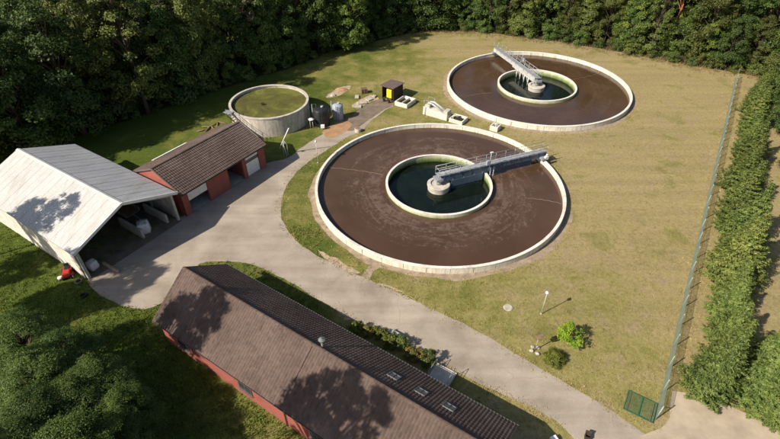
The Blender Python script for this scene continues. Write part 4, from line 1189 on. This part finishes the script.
def broad_crown(name, seed, h, r_, base, n_lobe, per, leaf, mat, wide=0.4):
    rng = np.random.RandomState(seed)
    P, N, T = [], [], []
    cz = (base + h) / 2; rz = (h - base) / 2
    lobes = []
    for k in range(n_lobe):
        t = (k + rng.rand()) / n_lobe                        # height fraction in the crown
        prof = (1 - max(0, (t - wide) / (1 - wide)) ** 2.0) ** 0.6 if t > wide else 0.72 + 0.28 * (t / wide)
        a = rng.uniform(0, 2 * PI)
        k_ = prof * rng.uniform(0.3, 0.95) ** 0.5 * (1 + 0.25 * mnoise.noise(Vector((math.cos(a) * 1.5, math.sin(a) * 1.5, t * 3 + seed))))
        c = np.array([math.cos(a) * k_ * r_, math.sin(a) * k_ * r_, base + t * (h - base) * 0.93])
        d = np.array([math.cos(a) * k_, math.sin(a) * k_, (t - wide) * 1.2]); d /= np.linalg.norm(d) + 1e-6
        lobes.append((c, rng.uniform(0.15, 0.33) * r_ * (0.75 + 0.5 * rng.rand()) * (1 - 0.3 * t), d))
    for c, lr, d in lobes:
        m = int(per * (lr / (0.27 * r_)) ** 2)
        v = rng.normal(size=(m, 3)); v /= np.linalg.norm(v, axis=1, keepdims=True)
        v[:, 2] = np.where(v[:, 2] < -0.35, -v[:, 2] * rng.uniform(0.3, 1, m), v[:, 2])
        rad = lr * rng.uniform(0.45, 1.12, m) ** 0.6
        p = c + v * rad[:, None] * np.array([1, 1, 0.75])
        p += rng.normal(scale=leaf * 0.5, size=p.shape)
        P.append(p); N.append(v * 0.7 + d * 0.4 + np.array([0, 0, 0.45]) + rng.normal(scale=0.55, size=(m, 3)))
        T.append(np.clip(rng.uniform(0.2, 0.7) + rng.normal(scale=0.22, size=m), 0, 1))
    P = np.concatenate(P); N = np.concatenate(N); T = np.concatenate(T)
    S_ = leaf * rng.uniform(0.6, 1.35, len(P))
    return leaf_mesh(name, P, N, S_, 0.62, T, mat), lobes

def trunk_mesh(name, lobes, h, r0, mat, seed, top=0.8):
    rng = random.Random(seed)
    m = MB()
    pts = [Vector((0.25 * mnoise.noise(Vector((seed, z * 0.2, 0))) * z * 0.15, 0.25 * mnoise.noise(Vector((seed, 7, z * 0.2))) * z * 0.15, z)) for z in np.linspace(-0.1, h * top, 8)]
    m.tube(pts, [r0 * (1.15 if i == 0 else 1 - 0.85 * i / 7) for i in range(8)], 8)
    for c, lr, d in lobes[::3]:
        z0 = max(h * 0.18, min(c[2] * 0.7, h * top * 0.9))
        i = min(6, int(z0 / (h * top) * 7))
        s0 = pts[i].lerp(pts[i + 1], z0 / (h * top) * 7 - i) if i < 7 else pts[-1]
        e = Vector(c); mid = (s0 + e) / 2 + Vector((0, 0, 0.15 * (e - s0).length * rng.uniform(-0.2, 1)))
        m.tube([s0, mid, e], [r0 * 0.4, r0 * 0.24, r0 * 0.08], 5)
    return m.mesh(name, mat)

def tree_proto(kind, seed, h, r_, base, n_lobe, per, leaf, leafmat, bark='bark', tr=0.22, wide=0.4):
    cm_, lobes = broad_crown('crown', seed, h, r_, base, n_lobe, per, leaf, MAT[leafmat], wide)
    return (cm_, trunk_mesh('trunk', lobes, h, tr, MAT[bark], seed))

def plant(proto, name, loc, rz, s, label, cat, group=None, sz=None):
    root = empty(name, loc, rz)
    root.scale = (s, s, s if sz is None else sz)
    link_mesh('crown', proto[0], root); link_mesh('trunk', proto[1], root)
    tag(root, label, cat, group)
    return root

EDGE = [tree_proto('edge', 11, 12, 4.4, 0.2, 90, 290, 0.28, 'leaf', wide=0.3), tree_proto('edge', 12, 14, 3.3, 0.3, 90, 290, 0.26, 'leaf_olive', wide=0.25),
        tree_proto('edge', 13, 10, 4.8, 0.1, 90, 290, 0.28, 'leaf', wide=0.3), tree_proto('edge', 14, 15, 4.2, 0.3, 100, 290, 0.30, 'leaf_olive', wide=0.2)]
TALL = [tree_proto('tall', 21, 18, 4.8, 1.5, 100, 230, 0.33, 'leaf', tr=0.3), tree_proto('tall', 22, 21, 4.0, 2.0, 100, 230, 0.31, 'leaf_olive', tr=0.3, wide=0.3), tree_proto('tall', 23, 17, 5.0, 1.2, 100, 230, 0.33, 'leaf', tr=0.3)]
NEAR = [tree_proto('near', 31, 12, 3.3, 2.5, 120, 620, 0.115, 'leaf_shaded'), tree_proto('near', 32, 12, 3.0, 3.0, 120, 620, 0.115, 'leaf_shaded')]
SHADE = [tree_proto('shade', 33, 17, 2.7, 10.5, 70, 260, 0.24, 'leaf', tr=0.28), tree_proto('shade', 34, 17, 2.6, 10.0, 66, 260, 0.24, 'leaf_olive', tr=0.28)]
BUSH = [tree_proto('bush', 41, 3.2, 2.0, 0.0, 40, 90, 0.28, 'leaf', tr=0.08), tree_proto('bush', 42, 2.6, 2.2, 0.0, 40, 90, 0.28, 'leaf_olive', tr=0.08)]
def pine_proto(seed, h):
    rng = np.random.RandomState(seed)
    P, N, T, lobes = [], [], [], []
    for k in range(34):
        z = rng.uniform(0.5, 1.0) * h
        rad = 3.3 * (1.08 - ((z / h - 0.5) / 0.5) ** 2 * 0.75) * rng.uniform(0.3, 1.0)
        a = rng.uniform(0, 2 * PI)
        c = np.array([rad * math.cos(a), rad * math.sin(a), z]); lr = rng.uniform(0.6, 1.15)
        lobes.append((c, lr, c / np.linalg.norm(c)))
        m = 150
        v = rng.normal(size=(m, 3)); v /= np.linalg.norm(v, axis=1, keepdims=True)
        P.append(c + v * lr * rng.uniform(0.3, 1.1, (m, 1)) * np.array([1, 1, 0.6])); N.append(v + np.array([0, 0, 0.6]) + rng.normal(scale=0.4, size=(m, 3)))
        T.append(np.clip(rng.uniform(0.2, 0.8) + rng.normal(scale=0.2, size=m), 0, 1))
    P = np.concatenate(P)
    return (leaf_mesh('crown', P, np.concatenate(N), 0.42 * rng.uniform(0.6, 1.3, len(P)), 0.4, np.concatenate(T), MAT['needle']),
            trunk_mesh('trunk', lobes, h, 0.26, MAT['pinebark'], seed, 0.95))
PINE = [pine_proto(51, 19), pine_proto(52, 17)]

def conifer_proto(seed, h, r_):
    rng = np.random.RandomState(seed)
    P, N, T, A, S_ = [], [], [], [], []
    m = MB()
    m.tube([(0, 0, -0.05), (0, 0, h * 0.5), (0, 0, h * 0.97)], [0.12, 0.07, 0.02], 7)
    z = 0.15
    while z < h * 0.98:
        f = 1 - z / h
        bl = r_ * (f ** 1.1) * 1.15 + 0.08
        nb = max(4, int(13 * f + 5))
        a0 = rng.uniform(0, 6.28)
        for b_ in range(nb):
            a = a0 + 2 * PI * b_ / nb + rng.normal(scale=0.15)
            L = bl * rng.uniform(0.72, 1.16)
            dirv = np.array([math.cos(a), math.sin(a), 0.0])
            side = np.array([-math.sin(a), math.cos(a), 0.0])
            rise = rng.uniform(0.05, 0.55)
            tone = rng.uniform(0.15, 0.75)
            if L > 0.6: m.tube([(0, 0, z), tuple(dirv * L * 0.8 + np.array([0, 0, z + rise * L * 0.6]))], [0.025, 0.008], 3, cap=False)
            k = max(4, int(L / 0.07))
            for t in np.linspace(0.22, 1.0, k):
                c = dirv * L * t + np.array([0, 0, z + rise * L * t * t])
                wdt = 0.55 * (1.05 - t) * L * 0.55 + 0.06
                for s in (-1, -0.4, 0.3, 1):
                    q = c + side * s * wdt * rng.uniform(0.4, 1.0) + rng.normal(scale=0.05, size=3)
                    P.append(q); A.append(dirv + side * s * 0.8 + np.array([0, 0, 0.45]) + rng.normal(scale=0.2, size=3))
                    N.append(np.array([0, 0, 1.0]) + dirv * 0.5 + rng.normal(scale=0.45, size=3))
                    T.append(min(1, max(0, tone + 0.35 * (t - 0.6) + rng.normal(scale=0.15)))); S_.append(rng.uniform(0.14, 0.31))
        z += 0.26 + 0.10 * rng.rand()
    return (leaf_mesh('crown', np.array(P), np.array(N), np.array(S_), 0.30, np.array(T), MAT['hedge'], np.array(A)), m.mesh('trunk', MAT['bark']))
CON = [conifer_proto(61, 6.4, 2.25), conifer_proto(62, 7.2, 2.1), conifer_proto(63, 5.2, 2.2), conifer_proto(64, 6.8, 1.9)]

# --- the wood along the back
edge = catmull(forest_edge[1:-1], 0.5, closed=False)
def along(pts, spacing, off, jit):
    out = []; acc = 0.0
    for i in range(1, len(pts)):
        d = (pts[i] - pts[i - 1]); acc += d.length
        if acc >= spacing:
            acc = random.uniform(-0.2, 0.2) * spacing
            t = d.normalized(); n_ = Vector((-t.y, t.x))
            p = pts[i] + n_ * (off + random.uniform(-jit, jit))
            out.append(Vector((p.x, p.y, 0)))
    return out
random.seed(21)
row = along(edge, 4.0, 3.6, 1.5)
for i, p in enumerate(row):
    right = p.x > 12
    pr_ = EDGE[random.choice([0, 1, 2, 3])]
    s = random.uniform(0.72, 1.08) * (0.92 if right else 1.15)
    plant(pr_, 'edge_tree', p, random.uniform(0, 6.28), s, 'leafy tree on the edge of the wood, %s from the left in the front row' % ordinal(i), 'tree', 'trees on the edge of the wood', sz=s * random.uniform(0.9, 1.15) * (1.0 if p.x > -8 else 1.35))
for off, sp, lab in ((8.5, 6.0, 0), (14.5, 6.5, 1), (22, 7.5, 2), (31, 8.5, 3), (41, 9.5, 4)):
    for i, p in enumerate([q for q in along(edge, sp, off, 1.8) if abs(q.x) <= 0.95 * q.y + 18]):
        where = '%s from the left in the %s row of the wood' % (ordinal(i), ('second', 'third', 'fourth', 'fifth', 'rearmost')[lab])
        if random.random() < 0.13:
            plant(PINE[random.randrange(2)], 'pine_tree', p, random.uniform(0, 6.28), random.uniform(0.9, 1.1), 'pine with reddish trunk, ' + where, 'tree', 'pines in the wood')
        else:
            s = random.uniform(0.85, 1.12)
            plant(TALL[random.randrange(3)], 'forest_tree', p, random.uniform(0, 6.28), s, 'tall broadleaf tree, ' + where, 'tree', 'trees inside the wood', sz=s * random.uniform(0.92, 1.1))
for i, p in enumerate(along(edge, 3.4, 0.7, 0.7)):
    s = random.uniform(0.45, 0.9)
    plant(BUSH[random.randrange(2)], 'undergrowth_bush', p, random.uniform(0, 6.28), s, 'low bush at the foot of the wood, %s from the left' % ordinal(i), 'bush', 'bushes along the wood')
for k, (x, y, q) in enumerate(((-55.5, 55.5, 1.12), (-60, 54, 1.2), (-51.0, 61.0, 1.1), (-46.5, 66.5, 1.1), (-39.5, 73.5, 1.15), (-62, 60, 1.2))):
    plant(TALL[k % 3], 'forest_tree', (x, y, 0), k * 1.3, q, ('tall tree rising just behind the back end of the hall', 'tall tree beyond the back end of the hall, outside the picture on the left', 'tall dark tree, second behind the hall along the wood edge', 'tall dark tree at the wood edge right of the hall back end',
          'tall dark tree at the wood edge behind the garage lawn', 'tall tree behind the hall, deep at the left edge')[k], 'tree', 'tall trees behind the hall', sz=q)
FRESH = [tree_proto('fresh', 25, 17, 4.0, 1.0, 100, 230, 0.30, 'leaf_bright', tr=0.25, wide=0.3), tree_proto('fresh', 26, 13, 3.4, 0.4, 90, 230, 0.27, 'leaf_bright', tr=0.2, wide=0.3)]
for k, (x, y, q, sc) in enumerate(((352, 50, 0, 0.95), (268, 68, 1, 0.9), (628, 47, 1, 0.95), (118, 112, 1, 0.8), (520, 27, 1, 0.8), (705, 60, 1, 0.8), (66, 116, 0, 0.95))):
    plant(FRESH[q], 'edge_tree', gp(x, y), k * 1.9, sc, ('bright green tall tree at the wood edge above the round algae tank', 'bright green bushy tree at the wood edge left of the algae tank', 'yellowish green tree at the wood edge above the back basin', 'bright green tree at the wood edge behind the garage',
          'bright green low tree at the wood edge behind the back bridge', 'bright green tree at the wood edge near the far fence end', 'bright green tall tree in the upper left of the wood')[k], 'tree', 'bright trees on the edge of the wood')
for k, (x, y, sc) in enumerate(((92, 104, 0.95), (30, 118, 1.0), (185, 92, 0.9), (250, 70, 0.95), (150, 100, 1.05))):
    plant(PINE[k % 2], 'pine_tree', gp(x, y), k * 2.2, sc, ('pine with brownish crown at the wood edge behind the hall', 'pine with brownish crown at the left end of the wood edge', 'pine between broadleaf trees behind the garage lawn', 'pine at the wood edge left of the algae tank', 'tall pine at the wood edge behind the garage')[k], 'tree', 'pines in the wood')
# trees with reddish trunks showing at the edge
for k, (x, y) in enumerate(((446, 24), (303, 50))):
    plant(PINE[k], 'pine_tree', gp(x, y), k * 1.3, 1.0, ('pine with reddish bare trunk showing at the top middle of the wood', 'pine rising behind the round algae tank at the wood edge')[k], 'tree', 'pines in the wood')

# --- trees on the near left and those just out of frame that shade the roofs
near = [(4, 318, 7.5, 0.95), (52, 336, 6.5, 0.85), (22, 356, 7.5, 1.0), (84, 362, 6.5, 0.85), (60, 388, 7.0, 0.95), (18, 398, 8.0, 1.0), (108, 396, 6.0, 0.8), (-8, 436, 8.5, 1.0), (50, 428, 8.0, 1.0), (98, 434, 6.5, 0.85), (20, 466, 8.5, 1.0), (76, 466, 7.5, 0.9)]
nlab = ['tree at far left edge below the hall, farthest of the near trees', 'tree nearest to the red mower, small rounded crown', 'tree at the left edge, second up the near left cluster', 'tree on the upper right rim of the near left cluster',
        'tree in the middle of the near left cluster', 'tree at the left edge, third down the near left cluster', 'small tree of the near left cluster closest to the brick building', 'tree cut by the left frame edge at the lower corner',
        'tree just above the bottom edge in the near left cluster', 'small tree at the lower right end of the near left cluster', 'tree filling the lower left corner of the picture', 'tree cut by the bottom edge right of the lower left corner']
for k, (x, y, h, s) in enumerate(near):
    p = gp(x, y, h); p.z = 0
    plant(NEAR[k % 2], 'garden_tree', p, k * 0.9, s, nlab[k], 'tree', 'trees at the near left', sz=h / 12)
# tall trees left of the picture whose shadows lie on the roofs and the yard
sd = Vector((math.cos(R(SHADOW_AZ)), math.sin(R(SHADOW_AZ)), 0)) / math.tan(R(SUN_EL))
for k, (x, y, z, hc, s, lab) in enumerate(((192, 318, 4.0, 17.0, 0.95, 'tall tree left of the picture shading the left end of the brick building'),
        (322, 408, 3.6, 18.0, 1.0, 'tall tree below the picture shading the middle of the brick building'), (352, 428, 3.6, 17.5, 0.7, 'slender tree below the picture shading the brick building'),
        (46, 213, 5.0, 14.5, 0.85, 'tall tree left of the hall shading its pale roof'), (10, 214, 4.6, 13.0, 0.6, 'slender tree left of the hall near its back end'), (112, 286, 0.0, 16.0, 1.15, 'tall tree left of the picture shading the yard in front of the hall'),
        (72, 300, 0.0, 15.0, 1.1, 'tall tree left of the picture shading the grass by the loose tyres'), (40, 262, 0.0, 13.2, 0.9, 'tall tree left of the picture shading the grass along the hall wall'))):
    c = gp(x, y, z) - sd * (hc - z); c.z = 0
    plant(SHADE[k % 2], 'garden_tree', c, k * 1.1, s, lab, 'tree', 'tall trees left of the buildings', sz=hc / 13.5)

# --- conifer hedge outside the fence
HN = Vector((fd.y, -fd.x, 0)).normalized(); HT = fd.normalized()
hk = []
s_ = 4.9
while s_ < 76:
    hk.append(s_); s_ += random.uniform(2.2, 3.3)
for i, s_ in enumerate(hk):
    p = FA + HT * s_ + HN * (3.5 + random.uniform(-0.5, 0.5))
    k = random.uniform(0.72, 1.12) * (1.18 - 0.35 * s_ / 76)
    plant(CON[random.randrange(4)], 'hedge_conifer', p, random.uniform(0, 6.28), k, 'yellow green conifer in the hedge beside the fence, %s from the near end' % ordinal(i), 'conifer', 'conifers in the hedge', sz=k * random.uniform(0.9, 1.15))
extra = [(6.4, 6.2, 1.0), (9.0, 6.4, 0.95), (5.4, 8.4, 0.9), (8.0, 9.0, 0.85)]
for k, (u, v, s) in enumerate(extra):
    p = FA + HT * u + HN * v
    plant(CON[k % 3], 'hedge_conifer', p, k * 1.7, s, ('conifer just behind the near end of the hedge', 'conifer behind the third tree of the hedge near end', 'low conifer beside the dirt track at the right frame edge', 'conifer farthest right at the near end of the hedge')[k], 'conifer', 'conifers in the hedge')
for k, (x, y) in enumerate(((779, 130), (790, 170), (784, 100), (770, 92))):
    p = gp(x, y); s = (0.75, 0.7, 0.8, 0.7)[k]
    plant(EDGE[k], 'edge_tree', p, k, s, ('leafy tree beyond the hedge at the upper right edge', 'leafy tree beyond the hedge, lowest at the right edge', 'leafy tree beyond the far end of the hedge at the right edge', 'leafy tree where the hedge meets the wood')[k], 'tree', 'trees beyond the hedge')

# --- shrubs by the house and on the lawn
def shrub(seed, h, r_, mat, leaf=0.13, lobes=26, per=110): return tree_proto('shrub', seed, h, r_, 0.0, lobes, per, leaf, mat, tr=0.05)
SH = [shrub(71, 1.3, 0.85, 'box'), shrub(72, 1.2, 0.9, 'lime'), shrub(73, 1.0, 0.8, 'flower'), shrub(74, 1.5, 0.8, 'leaf_olive')]
for k, (x, y, q, s, lab) in enumerate(((356, 333, 0, 1.0, 'green shrub at the left end of the bed beside the road'), (368, 333, 2, 0.9, 'brownish shrub, second from the left in the bed'),
        (381, 336, 0, 0.85, 'low green shrub left of the bench in the bed'), (391, 344, 0, 1.0, 'green shrub in front of the bench'), (402, 347, 3, 0.95, 'taller green shrub right of the bench'),
        (411, 357, 2, 1.0, 'yellow flowering shrub near the landing'), (421, 357, 2, 0.85, 'brownish shrub beside the yellow one'), (428, 363, 3, 1.05, 'green shrub next to the entrance landing'))):
    plant(SH[q], 'garden_shrub', gp(x, y), k * 0.8, s, lab, 'shrub', 'shrubs in the bed beside the building')
YT = tree_proto('young', 81, 2.4, 1.15, 0.5, 30, 90, 0.17, 'lime', tr=0.06)
plant(YT, 'young_tree', gp(568, 342), 0.4, 1.0, 'young tree with bright yellow green leaves on the lawn', 'tree')
RB = tree_proto('round', 82, 1.05, 0.92, -0.3, 90, 150, 0.10, 'box', tr=0.05, wide=0.3)
plant(RB, 'round_bush', gp(555, 360), 0, 1.0, 'clipped round green bush beside the birdhouse', 'bush')

# --- longer grass along edges: too many to count
def tufts(name, spots, label, mat, hmin, hmax, spread):
    V, F = [], []
    for p in spots:
        for b_ in range(6):
            a = random.uniform(0, 6.28); h = random.uniform(hmin, hmax)
            x, y = p[0] + random.gauss(0, spread), p[1] + random.gauss(0, spread)
            w = random.uniform(0.02, 0.05); lx, ly = random.gauss(0, 0.35) * h, random.gauss(0, 0.35) * h
            i = len(V)
            V += [(x - w * math.cos(a), y - w * math.sin(a), 0.0), (x + w * math.cos(a), y + w * math.sin(a), 0.0), (x + lx, y + ly, h)]
            F.append((i, i + 1, i + 2))
    me = bpy.data.meshes.new(name); me.from_pydata(V, [], F); me.materials.append(mat)
    o = link_mesh(name, me); tag(o, label, 'grass', kind='stuff')
random.seed(77)
def on_line(pts, n, spread):
    out = []
    ps = catmull([gp(*p) for p in pts], 0.3, closed=False)
    for _ in range(n):
        q = random.choice(ps); out.append((q.x + random.gauss(0, spread), q.y + random.gauss(0, spread)))
    return out
def free(p, m=0.25):
    for c, r_ in ((C1, TR + 0.1), (C2, TR + 0.1), (C3, R3 + 0.1)):
        if (Vector((p[0], p[1], 0)) - c).length < r_: return False
    return True
sp = on_line(road_px_n[3:20], 420, 0.35) + on_line([(338, 308), (352, 319), (458, 374), (500, 394), (530, 407), (556, 422)], 200, 0.3)
for C in (C1, C2):
    for _ in range(260):
        a = random.uniform(0, 6.28); r_ = TR + 1.0 + abs(random.gauss(0, 0.35)); sp.append((C.x + r_ * math.cos(a), C.y + r_ * math.sin(a)))
for _ in range(900):
    t = random.uniform(5, FL); q = FA + HT * t + HN * random.gauss(0.6, 0.7); sp.append((q.x, q.y))
tufts('verge_grass', [p for p in sp if free(p)], 'longer dry grass along road edges, basins and fence', MAT['tuft'], 0.05, 0.16, 0.14)
sp = []
for i in range(1500):
    q = edge[random.randrange(len(edge))]
    if q.x < 6: continue
    sp.append((q.x + random.gauss(0, 1.2), q.y - 1.2 + random.gauss(0, 1.1)))
tufts('tall_dry_grass', sp, 'tall dry grass along the foot of the wood', MAT['browntuft'], 0.25, 0.7, 0.3)
sp = []
for i in range(9000):
    p = gp(random.uniform(0, 320), random.uniform(225, 439))
    sp.append((p.x, p.y))
def in_poly(p, poly):
    c = False; j = len(poly) - 1
    for i in range(len(poly)):
        if (poly[i][1] > p[1]) != (poly[j][1] > p[1]) and p[0] < (poly[j][0] - poly[i][0]) * (p[1] - poly[i][1]) / (poly[j][1] - poly[i][1]) + poly[i][0]: c = not c
        j = i
    return c
rp = [gp(*p) for p in road_px_n + road_px_s]
tp = [gp(*p) for p in tr_px]
def in_house(p):
    x, y = loc_of(p); return -0.3 < x < HL + 0.3 and abs(y) < HW + 0.1
sp = [p for p in sp if not in_poly(p, rp) and not in_house(p)]
tufts('meadow_grass', sp, 'green meadow grass on the left of the long building', MAT['greentuft'], 0.08, 0.3, 0.15)
sp = []
while len(sp) < 6500:
    p = gp(random.uniform(280, 740), random.uniform(45, 430))
    if free(p, 0) and not in_poly(p, rp) and not in_poly(p, tp) and not in_house(p): sp.append((p.x, p.y))
tufts('lawn_tufts', sp, 'scattered dry and green tufts all over the lawn', MAT['lawntuft'], 0.04, 0.14, 0.16)
print('objects', len(bpy.data.objects), 'tris', sum(sum(len(p.vertices) - 2 for p in m.polygons) for m in bpy.data.meshes))
